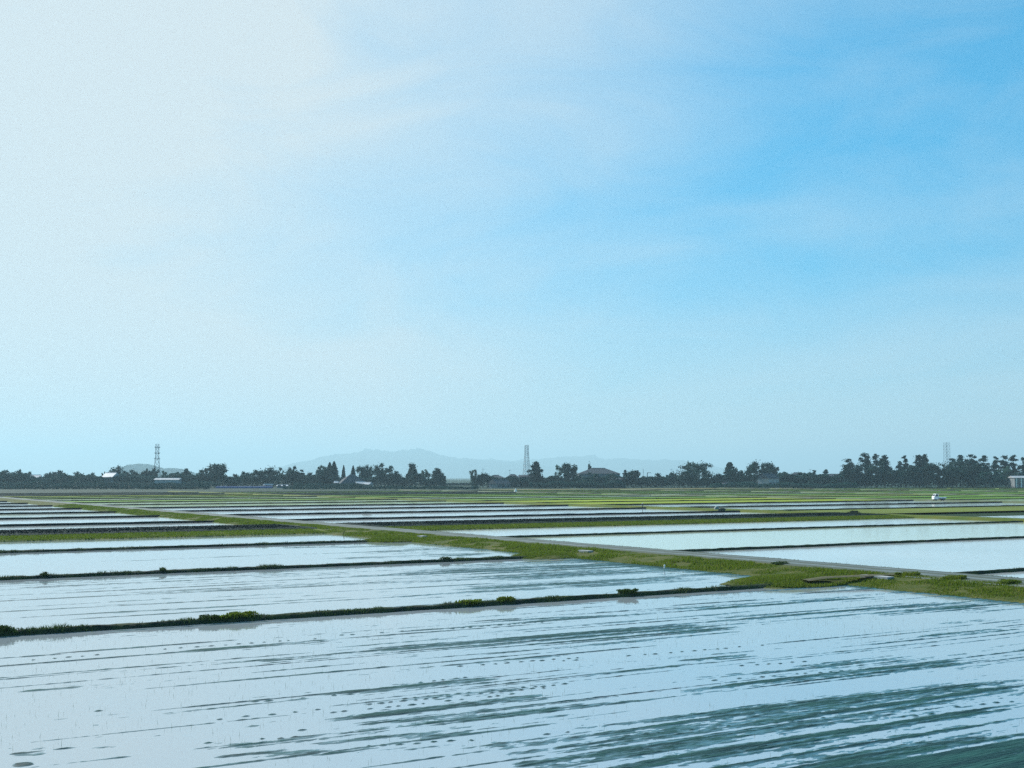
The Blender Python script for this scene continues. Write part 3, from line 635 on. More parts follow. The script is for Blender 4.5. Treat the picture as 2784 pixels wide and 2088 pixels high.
def truck(px, py):
    p = gp(px, py, .42); e = empty('pickup_truck', (p[0], p[1], .42), YAW + math.radians(6)); tag(e, 'small white flatbed truck parked on the far farm track', 'truck')
    def sec(pr, y0, y1):
        n = len(pr); v = [(x, y0, z) for x, z in pr] + [(x, y1, z) for x, z in pr]
        return MB().add(v, [tuple(range(n)), tuple(range(2 * n - 1, n - 1, -1))] + [(i, n + i, n + (i + 1) % n, (i + 1) % n) for i in range(n)])
    w = .72
    cab = sec([(-1.68, .38), (-1.70, .95), (-1.52, 1.16), (-1.22, 1.74), (-1.10, 1.80), (-.52, 1.80), (-.46, 1.70), (-.46, .38)], -w, w).build('cab', M_paint, e)
    MB().add([(-1.545, -.62, 1.17), (-1.545, .62, 1.17), (-1.265, .58, 1.70), (-1.265, -.58, 1.70)], [(0, 1, 2, 3)]).build('windscreen', M_glass, cab)
    for s in (-1, 1):
        sec([(-1.36, 1.14), (-1.12, 1.66), (-.60, 1.66), (-.60, 1.14)], s * (w + .004), s * (w + .012)).build('side_window', M_glass, cab)
        MB().box(-1.0, s * w - .01, 1.0, -.86, s * w + .018, 1.04).build('door_handle', M_black, cab)
        MB().box(-1.71, s * .5 - .12, .72, -1.66, s * .5 + .12, .86).build('headlight', M_glass, e)
    MB().box(-.42, -w, .60, 1.70, w, .68).build('flatbed', M_paint, e)
    for s in (-1, 1): MB().box(-.42, s * w - .02, .682, 1.70, s * w + .02, .96).build('side_board', M_paint, e)
    MB().box(1.70, -w, .62, 1.73, w, .96).build('tailgate', M_paint, e)
    b = MB(); 
    for s in (-1, 1): b.bar((-.38, s * .66, .68), (-.38, s * .66, 1.74), .025)
    b.bar((-.38, -.66, 1.72), (-.38, .66, 1.72), .025); b.build('guard_frame', M_paint, e)
    MB().box(-1.5, -.5, .34, 1.6, .5, .598).build('chassis', M_black, e)
    for x in (-1.12, .95):
        for s in (-1, 1):
            t = MB().bar((x, s * .62 - .07, .27), (x, s * .62 + .07, .27), .27, .27, 16).build('wheel', M_black, e)
            MB().bar((x, s * .62 + s * .071, .27), (x, s * .62 + s * .08, .27), .15, .15, 12).build('rim', M_steel, t)
truck(2553, 1361)

# ------------------------------------------------------------------ far meadow strips under the treeline
def quad_px(name, pts, z, m):
    co = [(*gp(x, y, z), z) for x, y in pts]
    return tagk(link(name, mesh_np(name, co, [tuple(range(len(co)))]), m), 'structure')
plate('meadow', 20, 514.3, 1400, 1500, -0.06, F_dark)
plate('stubble_field', 330, 545, 560, 575, 0.02, F_straw)
plate('stubble_field', 430, 470, 700, 500, 0.10, F_olive)

# ------------------------------------------------------------------ trees of the far treeline
def crown_points(kind, wm, hm, n, r):
    """leaf positions for a crown wm wide, hm tall, base at z=0"""
    if kind in ('broad', 'oval', 'airy', 'bush'):
        K = {'broad': 40, 'oval': 34, 'airy': 20, 'bush': 26}[kind]
        th = r.uniform(0, 2 * math.pi, K); ph = np.arccos(r.uniform(-.75, 1, K)); rr = r.uniform(.35, .86, K)
        zc = .50 if kind != 'bush' else .38
        cen = np.stack([np.cos(th) * np.sin(ph) * rr * wm / 2, np.sin(th) * np.sin(ph) * rr * wm / 2, hm * (zc + np.cos(ph) * rr * (1 - zc) * .98)], 1)
        rad = r.uniform(.09, .28, K) * (0.85 if kind == 'airy' else 1.0)
        i = r.integers(0, K, n); d = r.normal(size=(n, 3)); d /= np.linalg.norm(d, axis=1)[:, None]
        C = cen[i] + d * (rad[i] * np.minimum(np.abs(r.normal(0, .58, n)), 1.5))[:, None] * np.array([wm * .62, wm * .62, hm * .55])
        C[:, 2] = np.clip(C[:, 2], .03 * hm, None) * hm / np.percentile(C[:, 2], 99.3); return C
    if kind == 'cone':
        z = r.random(n) ** 1.25; layer = 14; prof = (1 - z) ** .75; saw = 1 - .30 * ((z * layer) % 1.0)
        th = r.uniform(0, 2 * math.pi, n); lob = 1 + .25 * np.sin(th * 5 + np.floor(z * layer) * 2.1)
        rr = wm / 2 * prof * saw * lob * np.sqrt(r.uniform(.25, 1, n))
        return np.stack([np.cos(th) * rr, np.sin(th) * rr, z * hm - (rr / wm) * hm * .06], 1)
    if kind == 'cedar':                                 # drooping sprays round a straight stem
        K = 46; zs = np.linspace(.03, .97, K) + r.normal(0, .01, K); th = r.uniform(0, 2 * math.pi, K)
        off = np.interp(zs, [0, .2, .55, .8, 1.0], [.45, .72, .80, .50, .04]) * r.uniform(.45, 1.0, K)
        i = r.integers(0, K, n); u = r.random(n) ** .6
        rr = off[i] * wm / 2 * u * 1.1; a = th[i] + r.normal(0, .30, n)
        zz = zs[i] * hm - (rr / wm) * hm * .14 + r.normal(0, .028, n) * hm
        return np.stack([np.cos(a) * rr + r.normal(0, .035, n) * wm, np.sin(a) * rr + r.normal(0, .035, n) * wm, np.clip(zz, 0, hm)], 1)
    if kind == 'pine':                                  # flat needle pads on a bare upper stem
        K = 26; zs = np.sort(r.uniform(.05, .90, K)); zs[-1] = .955; zs[-2] = .90
        th = r.uniform(0, 2 * math.pi, K); off = r.uniform(.20, .95, K) * (1.05 - zs * .78); off[-1] = .06
        cen = np.stack([np.cos(th) * off * wm / 2, np.sin(th) * off * wm / 2, zs * hm], 1)
        rad = r.uniform(.17, .34, K) * (1.25 - zs * .55)
        i = r.integers(0, K, n); d = r.normal(size=(n, 3)); d /= np.linalg.norm(d, axis=1)[:, None]
        return cen[i] + d * (rad[i] * wm * .62 * np.minimum(np.abs(r.normal(0, .62, n)), 1.6))[:, None] * np.array([1, 1, .50])
def tree(px, top, wpx, dist, kind, label, name=None, m=None, z0=None, seed=0, n=None, trunk=True, group='trees of the far treeline'):
    wpx *= {'pine': 1.3, 'broad': 1.22, 'oval': 1.12}.get(kind, 1.0)
    r = np.random.default_rng(seed + int(px * 7)); p = at(px, dist); H = hgt(top, dist); wm = wid(wpx, dist)
    e = empty(name or {'broad': 'broadleaf_tree', 'oval': 'broadleaf_tree', 'airy': 'broadleaf_tree', 'bush': 'bush', 'cone': 'conifer_tree', 'cedar': 'conifer_tree', 'pine': 'pine_tree'}[kind], (p[0], p[1], -.1), r.uniform(0, 6.28))
    tag(e, label, 'bush' if kind == 'bush' else 'tree', group)
    cb = {'broad': .03, 'oval': .06, 'airy': .24, 'bush': 0.0, 'cone': .06, 'cedar': .16, 'pine': .20}[kind] * H if z0 is None else z0
    ch = H - cb
    n = n or int(np.clip({'broad': 19, 'oval': 20, 'airy': 11, 'bush': 18, 'cone': 16, 'cedar': 17, 'pine': 23}[kind] * wm * ch / .44, 450, 6500))
    C = crown_points(kind, wm, ch, n, r); C[:, 2] += cb
    m = m or {'broad': M_leaf, 'oval': M_leaf, 'airy': M_leaf2, 'bush': M_leaf, 'cone': M_needle, 'cedar': M_needle, 'pine': M_needle}[kind]
    link('crown', soup('crown', leaf_quads(C, .72 if kind not in ('cone', 'airy') else .62, seed + int(px), .25 if kind == 'pine' else 0)), m, e)
    b = MB(); tr = max(.12, H * .017)
    if kind != 'bush':
        top_f = .92 if kind in ('cone', 'cedar', 'pine') else .55
        pts = [(0, 0, -.2)] + [(r.normal(0, .015) * H, r.normal(0, .015) * H, H * top_f * k / 4) for k in range(1, 5)]
        for k in range(4): b.bar(pts[k], pts[k + 1], tr * (1 - k * .2), tr * (.8 - k * .2), 7)
        for k in range(6):
            z = H * r.uniform(.3, .75); c = C[r.integers(0, n)]; b.bar((pts[2][0], pts[2][1], min(z, H * top_f) * .8), (c[0] * .8, c[1] * .8, max(c[2], z * .7)), tr * .4, tr * .15, 5)
    else:
        for k in range(4): c = C[r.integers(0, n)]; b.bar((c[0] * .2, c[1] * .2, -.2), (c[0] * .7, c[1] * .7, c[2] * .8), tr * .5, tr * .2, 5)
    b.build('trunk', M_bark, e)
    return e
T = [
 (20, 1281, 52, 790, 'broad', 'round tree cut by the left photo edge'),
 (52, 1279, 34, 800, 'broad', 'second tree from the left photo edge, left of the first pale roof'),
 (81, 1283, 18, 830, 'airy', 'thin twiggy tree just behind the first pale roof on the left'),
 (126, 1290, 40, 800, 'bush', 'low bush right of the first pale roof on the left'),
 (156, 1282, 48, 800, 'broad', 'rounded tree midway between the two pale roofs on the far left'),
 (212, 1285, 48, 810, 'broad', 'flat-topped tree left of the small gap before the second pale roof'),
 (251, 1288, 34, 800, 'bush', 'low round bush shortly left of the second pale roof'),
 (283, 1284, 16, 840, 'airy', 'very small tree tight against the left end of the second pale roof'),
 (320, 1271, 62, 830, 'broad', 'dome-shaped tree rising behind the second pale roof'),
 (362, 1281, 36, 800, 'broad', 'small round tree in front of the left end of the blue knoll'),
 (398, 1277, 32, 800, 'broad', 'tree in front of the highest part of the blue knoll'),
 (420, 1275, 22, 830, 'broad', 'narrow tree at the foot of the left lattice tower'),
 (447, 1281, 20, 830, 'airy', 'thin tree just right of the left lattice tower'),
 (472, 1290, 40, 840, 'bush', 'low bush behind the long white building'),
 (504, 1276, 34, 820, 'broad', 'round tree at the right end of the blue knoll'),
 (540, 1286, 22, 830, 'airy', 'small ragged tree right of the little hip roof'),
 (566, 1275, 52, 790, 'broad', 'left shoulder tree of the tall dark clump right of the left tower'),
 (592, 1263, 50, 790, 'broad', 'tall dark tree with a twiggy top, highest left of the paired cedars'),
 (632, 1291, 48, 800, 'bush', 'low bush behind the left end of the blue sheeting'),
 (668, 1285, 44, 800, 'broad', 'small dome tree behind the blue sheeting'),
 (720, 1274, 66, 780, 'broad', 'wide dome tree behind the right end of the blue sheeting'),
 (762, 1272, 24, 830, 'airy', 'thin airy tree between two wide dome trees'),
 (793, 1271, 50, 785, 'broad', 'wide dome tree above the right one of two thin white roofs'),
 (820, 1277, 20, 800, 'pine', 'small pine right of the wide dome trees'),
 (848, 1287, 34, 790, 'bush', 'low bush in the dip left of the paired cedars'),
 (873, 1267, 32, 800, 'airy', 'airy tree at the left flank of the paired cedars'),
 (896, 1257, 46, 790, 'cone', 'left one of the paired pointed cedars, tallest of the left half'),
 (908, 1254, 44, 800, 'cone', 'right one of the paired pointed cedars, tallest of the left half'),
 (885, 1276, 52, 780, 'broad', 'dark broad tree in front of the paired cedars'),
 (934, 1265, 20, 820, 'cone', 'slim pointed conifer just right of the paired cedars'),
 (960, 1266, 28, 800, 'cone', 'dark pointed conifer right of the gap with the roof edge'),
 (990, 1269, 40, 810, 'broad', 'broad tree right of the dark pointed conifer'),
 (1008, 1270, 20, 840, 'airy', 'narrow pale tree left of the high dome tree'),
 (1046, 1263, 64, 790, 'broad', 'high dome tree left of the square-topped tree'),
 (1075, 1284, 40, 780, 'broad', 'lower right shoulder of the high dome tree'),
 (1121, 1263, 42, 790, 'oval', 'square-topped dark tree standing free of its neighbours'),
 (1156, 1277, 34, 820, 'airy', 'airy tree with a bare visible trunk beside the square-topped tree'),
 (1188, 1273, 40, 790, 'pine', 'irregular pine at the left edge of the open gap'),
 (1206, 1308, 16, 770, 'bush', 'tiny bush at the left edge of the open gap'),
 (1288, 1278, 30, 800, 'airy', 'airy pale tree at the right edge of the open gap'),
 (1312, 1289, 40, 785, 'oval', 'round dark bushy tree at the right edge of the open gap'),
 (1456, 1255, 56, 780, 'cedar', 'tall layered cedar right of the middle lattice tower'),
 (1520, 1267, 36, 800, 'airy', 'airy pale tree left of the dense oval tree'),
 (1549, 1263, 44, 785, 'oval', 'dense oval tree left of the large hip-roofed house'),
 (1604, 1265, 14, 900, 'oval', 'small round treetop peeping over the large hip roof'),
 (1600, 1287, 84, 765, 'bush', 'broad shrub in front of the left half of the large hip-roofed house'),
 (1655, 1290, 76, 765, 'bush', 'broad shrub in front of the right half of the large hip-roofed house'),
 (1701, 1277, 16, 820, 'pine', 'thin small pine right of the large hip-roofed house'),
 (1722, 1281, 50, 785, 'oval', 'dense round tree left of the thin masts'),
 (1788, 1289, 38, 785, 'oval', 'round tree just right of the thin masts'),
 (1824, 1286, 38, 785, 'oval', 'round tree below the thick pole'),
 (1893, 1261, 104, 775, 'broad', 'very wide dome tree, widest of the right half'),
 (1880, 1258, 36, 800, 'airy', 'airy top sticking out of the very wide dome tree, left one'),
 (1912, 1262, 30, 800, 'airy', 'airy top sticking out of the very wide dome tree, right one'),
 (1950, 1290, 40, 780, 'bush', 'low bush between the very wide dome tree and the steeple-shaped tree'),
 (1985, 1257, 50, 785, 'cedar', 'steeple-shaped tree behind the grey-blue shed'),
 (2000, 1277, 44, 780, 'broad', 'lower right shoulder of the steeple-shaped tree'),
 (2030, 1280, 30, 790, 'airy', 'ragged low tree right of the grey-blue shed'),
 (2062, 1258, 60, 780, 'broad', 'tall broad tree left of the white-walled house'),
 (2098, 1263, 34, 830, 'broad', 'tree rising behind the roof of the white-walled house'),
 (2140, 1289, 60, 785, 'bush', 'low hedge bush right of the white-walled house'),
 (2180, 1286, 44, 800, 'broad', 'flat dark tree left of the thin pole and small round pine'),
 (2213, 1278, 18, 830, 'pine', 'small round pine next to the thin pole, left one of two'),
 (2245, 1276, 26, 830, 'pine', 'small round pine, right one of two beside the thin pole'),
 (2215, 1297, 60, 780, 'bush', 'dark low bush below the small round pines'),
 (2275, 1293, 50, 780, 'bush', 'dark low bush at the foot of the first tall pine'),
 (2310, 1247, 50, 785, 'pine', 'first tall pine from the left in the right-hand pine grove'),
 (2352, 1233, 50, 790, 'pine', 'second tall pine in the right-hand grove, tallest of it'),
 (2381, 1232, 30, 800, 'pine', 'thin pine beside the tallest one in the grove'),
 (2405, 1238, 42, 785, 'pine', 'last pine of the grove before the notch'),
 (2320, 1268, 60, 775, 'broad', 'broadleaf tree below the first tall pine'),
 (2385, 1262, 76, 772, 'broad', 'broadleaf tree filling the grove below the tallest pine'),
 (2446, 1253, 24, 790, 'pine', 'short pine in the notch left of the forked pine'),
 (2462, 1237, 24, 790, 'pine', 'slim pine with a round head above the notch'),
 (2500, 1238, 56, 785, 'pine', 'wide pine left of the pale right-hand tower'),
 (2517, 1235, 30, 800, 'pine', 'pine head leaning right beside the wide pine'),
 (2470, 1268, 80, 772, 'broad', 'green broadleaf mass below the slim round-headed pine'),
 (2525, 1262, 60, 772, 'broad', 'green broadleaf tree directly left of the pale right-hand tower'),
 (2556, 1277, 30, 790, 'bush', 'low bush in the gap below the pale right-hand tower'),
 (2588, 1246, 36, 790, 'pine', 'small pine just right of the pale right-hand tower'),
 (2612, 1236, 36, 790, 'pine', 'flat-headed pine, first right of the pale tower group'),
 (2642, 1236, 44, 790, 'pine', 'flat-headed pine, second right of the pale tower group'),
 (2677, 1237, 40, 790, 'pine', 'flat-headed pine, third right of the pale tower group'),
 (2600, 1254, 80, 772, 'broad', 'large green broadleaf crown right of the pale tower'),
 (2650, 1258, 70, 775, 'broad', 'broadleaf crown below the flat-headed pines'),
 (2690, 1284, 76, 765, 'oval', 'darkest rounded tree left of the pale corner building'),
 (2706, 1240, 34, 800, 'pine', 'pine above the darkest rounded tree'),
 (2735, 1239, 44, 800, 'pine', 'pine over the roof of the pale corner building'),
 (2758, 1237, 30, 800, 'pine', 'tall pine head near the right photo edge'),
 (2782, 1243, 30, 800, 'pine', 'pine cut by the right photo edge'),
 (2735, 1270, 60, 790, 'airy', 'pale tree behind the pale corner building'),
]
for i, t in enumerate(T): tree(*t, seed=i * 13 + 5)
# undergrowth that reads as one dark mass along the foot of the treeline
def undergrowth(name, p0, p1, top, dist, n, m, seed):
    n = int(n * 1.4); r = np.random.default_rng(seed); px = r.uniform(p0, p1, n)
    base = np.stack([at(q, d) for q, d in zip(px, dist + r.uniform(-8, 8, n))])
    hh = (hgt(top, dist)) * (.45 + .75 * fbm(px * .03, px * 0, 4, seed)) * np.sqrt(r.random(n))
    C = np.stack([base[:, 0], base[:, 1], np.clip(hh, .1, None)], 1)
    return tagk(link(name, soup(name, leaf_quads(C, .76, seed)), m), 'stuff')
undergrowth('undergrowth', -20, 860, 1286, 792, 24000, M_leaf, 201)
undergrowth('undergrowth', 860, 1212, 1290, 792, 11000, M_leaf, 202)
undergrowth('undergrowth', 1280, 2010, 1291, 800, 24000, M_leaf, 203)
undergrowth('undergrowth', 2010, 2800, 1283, 795, 27000, M_leaf, 204)
undergrowth('far_hedgerow', 1195, 1290, 1313, 1000, 2200, M_leaf, 205)
undergrowth('garden_hedge', -20, 600, 1307, 758, 7000, M_leaf, 207)
undergrowth('garden_hedge', 1440, 1700, 1308, 750, 4200, M_leaf, 210)
undergrowth('garden_hedge', 1930, 2330, 1311, 742, 5000, M_leaf, 211)
undergrowth('garden_hedge', 800, 1010, 1313, 748, 2600, M_leaf, 208)
undergrowth('reed_belt', -20, 570, 1319, 690, 6000, M_leaf, 206)
undergrowth('reed_belt', 770, 1300, 1322, 690, 4000, M_leaf, 209)

# ------------------------------------------------------------------ houses and sheds
def gable(L, D, h, rh, over=.5, hip=0.0):
    x = L / 2 + over; y = D / 2 + over; hx = L / 2 - hip if hip else x
    v = [(-x, -y, h), (x, -y, h), (x, y, h), (-x, y, h), (-hx, 0, h + rh), (hx, 0, h + rh)]
    f = [(0, 1, 5, 4), (2, 3, 4, 5), (1, 2, 5), (3, 0, 4), (3, 2, 1, 0)]
    return MB().add(v, f)
def house(name, px0, px1, ridge, eave, dist, label, wallm, roofm, hip=0.0, D=8.0, turn=0.0, wins=3, base=0.0, ridge_cap=True, cat='house', side=False):
    px = (px0 + px1) / 2; p = at(px, dist); L = wid(px1 - px0, dist) - .8; he = hgt(eave, dist); hr = hgt(ridge, dist)
    e = empty(name, (p[0], p[1], 0), YAW + math.radians(turn)); tag(e, label, cat)
    MB().box(-L / 2, -D / 2, -.3, L / 2, D / 2, he - .02).build('wall', wallm, e)
    rf = gable(L, D, he, hr - he, .55, hip * L).build('roof', roofm, e)
    if ridge_cap:
        hx = (L / 2 - hip * L) if hip else L / 2 + .5
        MB().bar((-hx, 0, hr + .03), (hx, 0, hr + .03), .18, .18, 6).build('ridge', roofm, rf)
    for k in range(wins):
        x = -L / 2 + L * (k + .5) / wins; w = min(1.1, L / wins * .3); zc = max(1.2, he * .45)
        f = MB().box(x - w - .1, -D / 2 - .06, zc - .75, x + w + .1, -D / 2 - .002, zc + .75).build('window', M_steel, e)
        MB().box(x - w, -D / 2 - .075, zc - .65, x + w, -D / 2 - .062, zc + .65).build('pane', M_glass, f)
    return e
house('shed', 64, 110, 1291, 1299, 800, 'first pale-roofed shed from the left, half sunk in trees', M_wallg, M_roofpale, D=9, turn=14, wins=2, cat='shed')
house('shed', 285, 320, 1285, 1297, 790, 'second shed on the left with a bright white roof', M_wallw, M_roofpale, D=8, turn=-20, wins=2, cat='shed')
house('long_building', 424, 492, 1300, 1304, 782, 'long low white building between the left tower and the hip roof', M_wallw, M_roofpale, D=9, wins=5, cat='building')
house('house', 511, 536, 1294, 1300, 795, 'little house with a pale hip roof right of the long white building', M_wallg, M_roofpale, hip=.4, wins=2)
house('shed', 718, 743, 1316, 1319, 768, 'left one of two thin white roofs below the dome trees', M_wallg, M_roofpale, D=6, wins=2, cat='shed')
house('shed', 754, 784, 1318, 1321, 760, 'right one of two thin white roofs below the dome trees', M_wallg, M_roofpale, D=6, wins=2, cat='shed')
house('farmhouse', 918, 996, 1290, 1315, 770, 'dark farmhouse with a big steep roof below the slim conifer', M_walld, M_roof, D=11, hip=.42, turn=22, wins=4)
house('shed', 909, 920, 1308, 1313, 760, 'tiny pale shed in front of the dark farmhouse', M_wallw, M_roofpale, D=4, wins=1, cat='shed')
house('greenhouse', 968, 992, 1309, 1316, 764, 'left pale greenhouse right of the dark farmhouse', M_wallw, M_roofpale, D=7, turn=18, wins=2, cat='greenhouse')
house('greenhouse', 990, 1010, 1311, 1317, 760, 'right pale greenhouse right of the dark farmhouse', M_wallw, M_roofpale, D=7, turn=-15, wins=2, cat='greenhouse')
house('house', 1324, 1372, 1292, 1299, 830, 'house with a wide grey hip roof left of the middle tower, rear one', M_walld, M_roof, hip=.33, wins=4)
house('house', 1334, 1382, 1303, 1315, 775, 'house with a low grey gable in front of the wide hip roof', M_wallg, M_roof, D=9, turn=35, wins=3)
house('house', 1376, 1412, 1290, 1298, 820, 'house with a rounded grey roof below the short pole', M_walld, M_roof, hip=.3, wins=3)
house('barn', 1410, 1456, 1292, 1295, 810, 'flat dark barn at the foot of the middle lattice tower', M_walld, M_roof, D=9, wins=3, cat='barn')
house('barn', 1468, 1515, 1302, 1304, 805, 'low dark barn right of the layered cedar', M_walld, M_roof, D=8, wins=3, cat='barn')
house('house', 1570, 1684, 1273, 1288, 800, 'large house with a wide dark hip roof in the middle of the treeline', M_wallg, M_roof, D=16, hip=.34, wins=6)
house('annex', 1565, 1694, 1297, 1303, 788, 'long low annex in front of the large hip-roofed house', M_walld, M_roof, D=7, hip=.1, wins=6, cat='annex')
house('shed', 1965, 2008, 1312, 1316, 748, 'flat grey-blue shed in front of the steeple-shaped tree', M_wallg, M_roof, D=5, wins=2, cat='shed')
house('house', 2066, 2112, 1287, 1301, 772, 'two-storey house with white walls and a grey roof', M_wallw, M_roof, D=9, turn=38, wins=3)
house('house', 2150, 2192, 1285, 1291, 830, 'house roof showing between the hedge and the small round pines', M_wallg, M_roof, hip=.25, wins=3)
house('house', 2228, 2292, 1289, 1295, 815, 'house with a long grey roof behind the dark low bush', M_wallw, M_roof, D=9, hip=.1, wins=4)
e = house('corner_building', 2748, 2830, 1294, 1299, 768, 'pale flat building at the right photo edge with two white pillars', M_wallg, M_roofpale, D=10, wins=4, cat='building')
for dx in (-8.2, -5.2): MB().box(dx - .3, -5.5, -.3, dx + .3, -5.1, 6.0).build('pillar', M_paint, e)
MB().box(-.35, -.35, 0, .35, .35, 1.9).build('chimney', M_paint, [o for o in bpy.data.objects if o.get('label', '').startswith('house with a rounded')][0]).location = (4.2, 0, hgt(1299, 820) - .5)

# blue sheeting over low hoops
p0 = at(588, 745); p1 = at(742, 745); e = empty('blue_crop_cover', (*((p0 + p1) / 2), 0), YAW); tag(e, 'long low strip of blue sheeting in front of the dome trees', 'crop cover')
L = np.linalg.norm(p1 - p0); n = 40; s = np.linspace(-L / 2, L / 2, n); th = np.linspace(0, math.pi, 7)
co = np.stack([np.stack([s, np.full(n, -math.cos(t) * 1.6), np.full(n, math.sin(t) * 1.25) * (.75 + .4 * fbm(s * .15, s * 0, 3, 5))], 1) for t in th], 1)
i, j = np.meshgrid(np.arange(n - 1), np.arange(6), indexing='ij'); a = (i * 7 + j).ravel()
link('sheet', mesh_np('sheet', co, np.stack([a, a + 7, a + 8, a + 1], 1), True), M_blue, e)
for x in np.linspace(-L / 2, L / 2, 12):
    b = MB()
    for t in range(6): b.bar((x, -math.cos(th[t]) * 1.5, math.sin(th[t]) * 1.15), (x, -math.cos(th[t + 1]) * 1.5, math.sin(th[t + 1]) * 1.15), .02, .02, 4)
    b.build('hoop', M_steel, e)

# ------------------------------------------------------------------ masts
def tower(px, top, dist, w0, w1, label, bays, plats, r=.16, cap=True, waist=1.0):
    p = at(px, dist); H = hgt(top, dist); e = empty('lattice_tower', (p[0], p[1], 0), YAW + .35); tag(e, label, 'tower')
    wd = lambda z: w1 + (w0 - w1) * max(0.0, 1 - z / (H * waist)) ** 1.3
    zs = [H * k / bays for k in range(bays + 1)]; cs = [(-1, -1), (1, -1), (1, 1), (-1, 1)]
    for cx, cy in cs:
        b = MB()
        for k in range(bays):
            a = wd(zs[k]) / 2; c = wd(zs[k + 1]) / 2; b.bar((cx * a, cy * a, zs[k]), (cx * c, cy * c, zs[k + 1]), r, r, 5)
        b.build('leg', M_steel, e)
    b = MB()
    for k in range(bays):
        a = wd(zs[k]) / 2; c = wd(zs[k + 1]) / 2
        for i in range(4):
            (x0, y0), (x1, y1) = cs[i], cs[(i + 1) % 4]
            b.bar((x0 * a, y0 * a, zs[k]), (x1 * c, y1 * c, zs[k + 1]), r * .5, r * .5, 4)
            b.bar((x1 * a, y1 * a, zs[k]), (x0 * c, y0 * c, zs[k + 1]), r * .5, r * .5, 4)
            b.bar((x0 * c, y0 * c, zs[k + 1]), (x1 * c, y1 * c, zs[k + 1]), r * .6, r * .6, 4)
    b.build('brace', M_steel, e)
    for f in plats:
        z = H * f; a = wd(z) / 2 + .9; pl = MB().box(-a, -a, z, a, a, z + .45).build('platform', M_steel, e)
        b = MB()
        for i in range(4):
            (x0, y0), (x1, y1) = cs[i], cs[(i + 1) % 4]; b.bar((x0 * a, y0 * a, z + 1.0), (x1 * a, y1 * a, z + 1.0), .05, .05, 4); b.bar((x0 * a, y0 * a, z + .2), (x0 * a, y0 * a, z + 1.0), .05, .05, 4)
        b.build('railing', M_steel, pl)
    if cap:
        for i in range(4):
            x, y = cs[i]; a = w1 / 2 + .35; MB().box(x * a - .15, y * a - .15, H - 2.2, x * a + .15, y * a + .15, H + .4).build('antenna', M_paint, e)
    return e
tower(426, 1208, 1100, 7.5, 2.7, 'lattice tower with three platforms behind the left trees', 9, (.63, .77, .91), .15, False, .78)
tower(1432, 1211, 950, 6.0, 2.3, 'slim lattice tower rising beside the layered cedar in the middle', 10, (), .12, False, .9)
tower(2576, 1204, 1500, 5.6, 5.2, 'pale square lattice tower above the right-hand pines', 12, (), .14, False)
def pole(px, top, dist, label, r=.12, arms=1, name='utility_pole'):
    p = at(px, dist); H = hgt(top, dist); e = empty(name, (p[0], p[1], 0), YAW); tag(e, label, 'pole')
    MB().bar((0, 0, -.3), (0, 0, H), r, r * .7, 8).build('shaft', M_wallg, e)
    for k in range(arms): MB().box(-.9, -.06, H - .6 - k * .7, .9, .06, H - .48 - k * .7).build('crossarm', M_steel, e)
pole(1313, 1274, 830, 'thin pole above the round dark bushy tree by the open gap')
pole(1386, 1277, 840, 'short thin pole above the rounded grey roof')
pole(1749, 1274, 830, 'thin mast left of the bent crane arm', .16, 0, 'mast')
pole(1825, 1274, 850, 'thin pole directly above a round tree, left of the thick pole', .10)
pole(1841, 1276, 820, 'thick dark pole at the left foot of the very wide dome tree', .22, 2)
pole(2203, 1275, 850, 'thin pole left of the small round pines', .11)
p = at(1760, 815); e = empty('crane', (p[0], p[1], 0), YAW); tag(e, 'small bent crane arm between two round trees', 'crane')
zt = hgt(1285, 815); MB().bar((0, 0, 0), (0, 0, zt), .25, .22, 8).build('column', M_wallg, e)
MB().bar((0, 0, zt), (2.6, 0, zt - .2), .18, .15, 8).build('arm', M_wallg, e); MB().bar((-1.4, 0, 0), (-.05, 0, zt * .92), .16, .14, 8).build('strut', M_wallg, e)

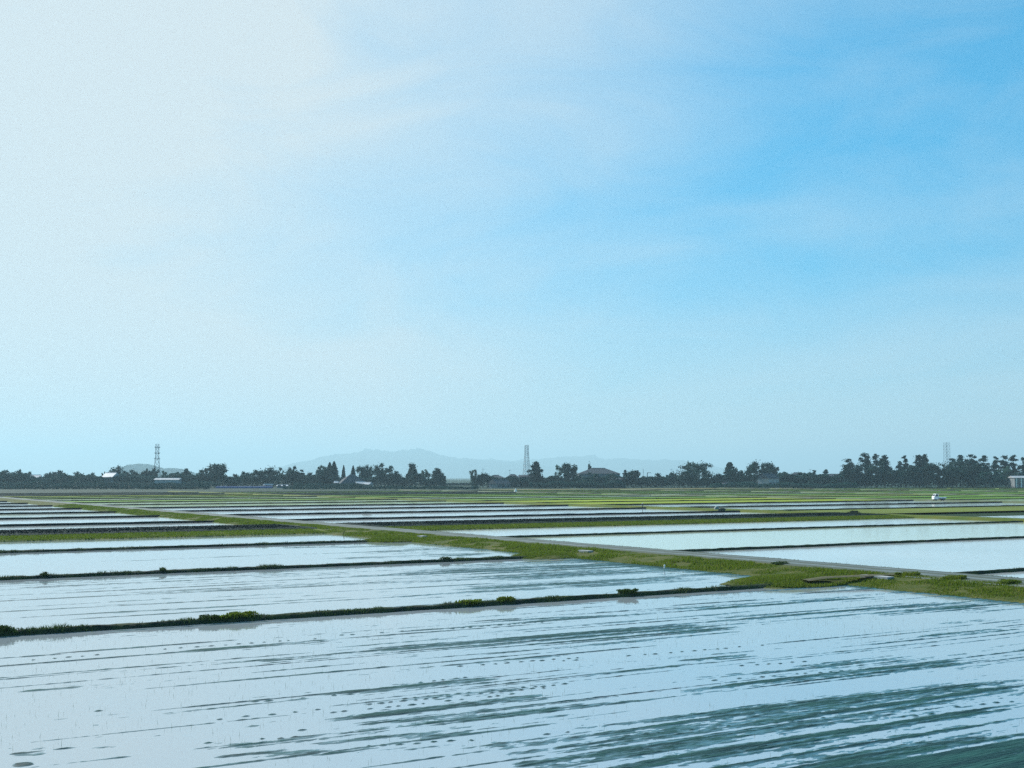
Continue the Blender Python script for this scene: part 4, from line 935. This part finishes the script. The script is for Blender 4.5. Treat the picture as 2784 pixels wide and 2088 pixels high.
# ------------------------------------------------------------------ hills
def hill(name, prof, dist, depth, seed):
    """prof: photo (column, skyline row) pairs; a ridge with real depth"""
    xs_ = np.array([a for a, b in prof]); ysk = np.array([b for a, b in prof])
    n = 160; m_ = 26; px = np.linspace(xs_[0], xs_[-1], n); row = np.interp(px, xs_, ysk)
    hz_ = np.clip((HOR - row) * dist / FPX + CAM_H, 0, None)
    hz_ = hz_ * (1 + (fbm(px * .028, px * 0, 4, seed + 2) - .5) * .20)
    t = np.linspace(-1, 1, m_); co = np.zeros((n, m_, 3))
    for j in range(m_):
        dd = dist + t[j] * depth; f = math.cos(t[j] * math.pi / 2) ** .8 if abs(t[j]) < 1 else 0
        base = np.stack([at(q, dist) for q in px]) + FW * (dd - dist)
        nz_ = (fbm(px * .05 * dist / 4000, np.full(n, t[j] * 3.0), 4, seed) - .5) * .25 * (abs(t[j]) > .05) + (fbm(px * .35, np.full(n, t[j] * 9), 3, seed + 5) - .5) * .05
        co[:, j, :2] = base; co[:, j, 2] = hz_ * f * (1 + nz_) - 2.0 * (f == 0)
    i, j = np.meshgrid(np.arange(n - 1), np.arange(m_ - 1), indexing='ij'); a = (i * m_ + j).ravel()
    return tagk(link(name, mesh_np(name, co, np.stack([a, a + m_, a + m_ + 1, a + 1], 1), True), M_hill), 'structure')
hill('hill', [(325, 1299), (345, 1275), (356, 1265), (370, 1261), (392, 1263), (412, 1266), (430, 1271), (450, 1274), (475, 1272), (492, 1274), (510, 1285), (530, 1299)], 5200, 340, 3)
hill('hill', [(640, 1300), (720, 1280), (800, 1262), (880, 1244), (940, 1233), (1000, 1226), (1060, 1224), (1120, 1221), (1170, 1226), (1210, 1236), (1250, 1246), (1300, 1250), (1380, 1256), (1480, 1268), (1600, 1300)], 15500, 1500, 7)
hill('hill', [(1180, 1300), (1260, 1256), (1340, 1248), (1430, 1252), (1520, 1246), (1600, 1240), (1660, 1246), (1740, 1250), (1820, 1248), (1900, 1262), (2000, 1280), (2100, 1300)], 17200, 1200, 15)

# ------------------------------------------------------------------ haze
hz_me = MB().box(-5000, -1500, -1.3, 19500, 20500, 440)
hm = bpy.data.materials.new('haze'); hm.use_nodes = True; t = hm.node_tree; t.nodes.remove(t.nodes['Principled BSDF'])
pv = t.nodes.new('ShaderNodeVolumePrincipled'); pv.inputs['Color'].default_value = (0.52, 0.79, 0.89, 1)
pv.inputs['Density'].default_value = 1.4e-4; pv.inputs['Anisotropy'].default_value = 0.2
t.links.new(pv.outputs[0], t.nodes['Material Output'].inputs['Volume'])
tagk(hz_me.build('haze', hm), 'stuff')
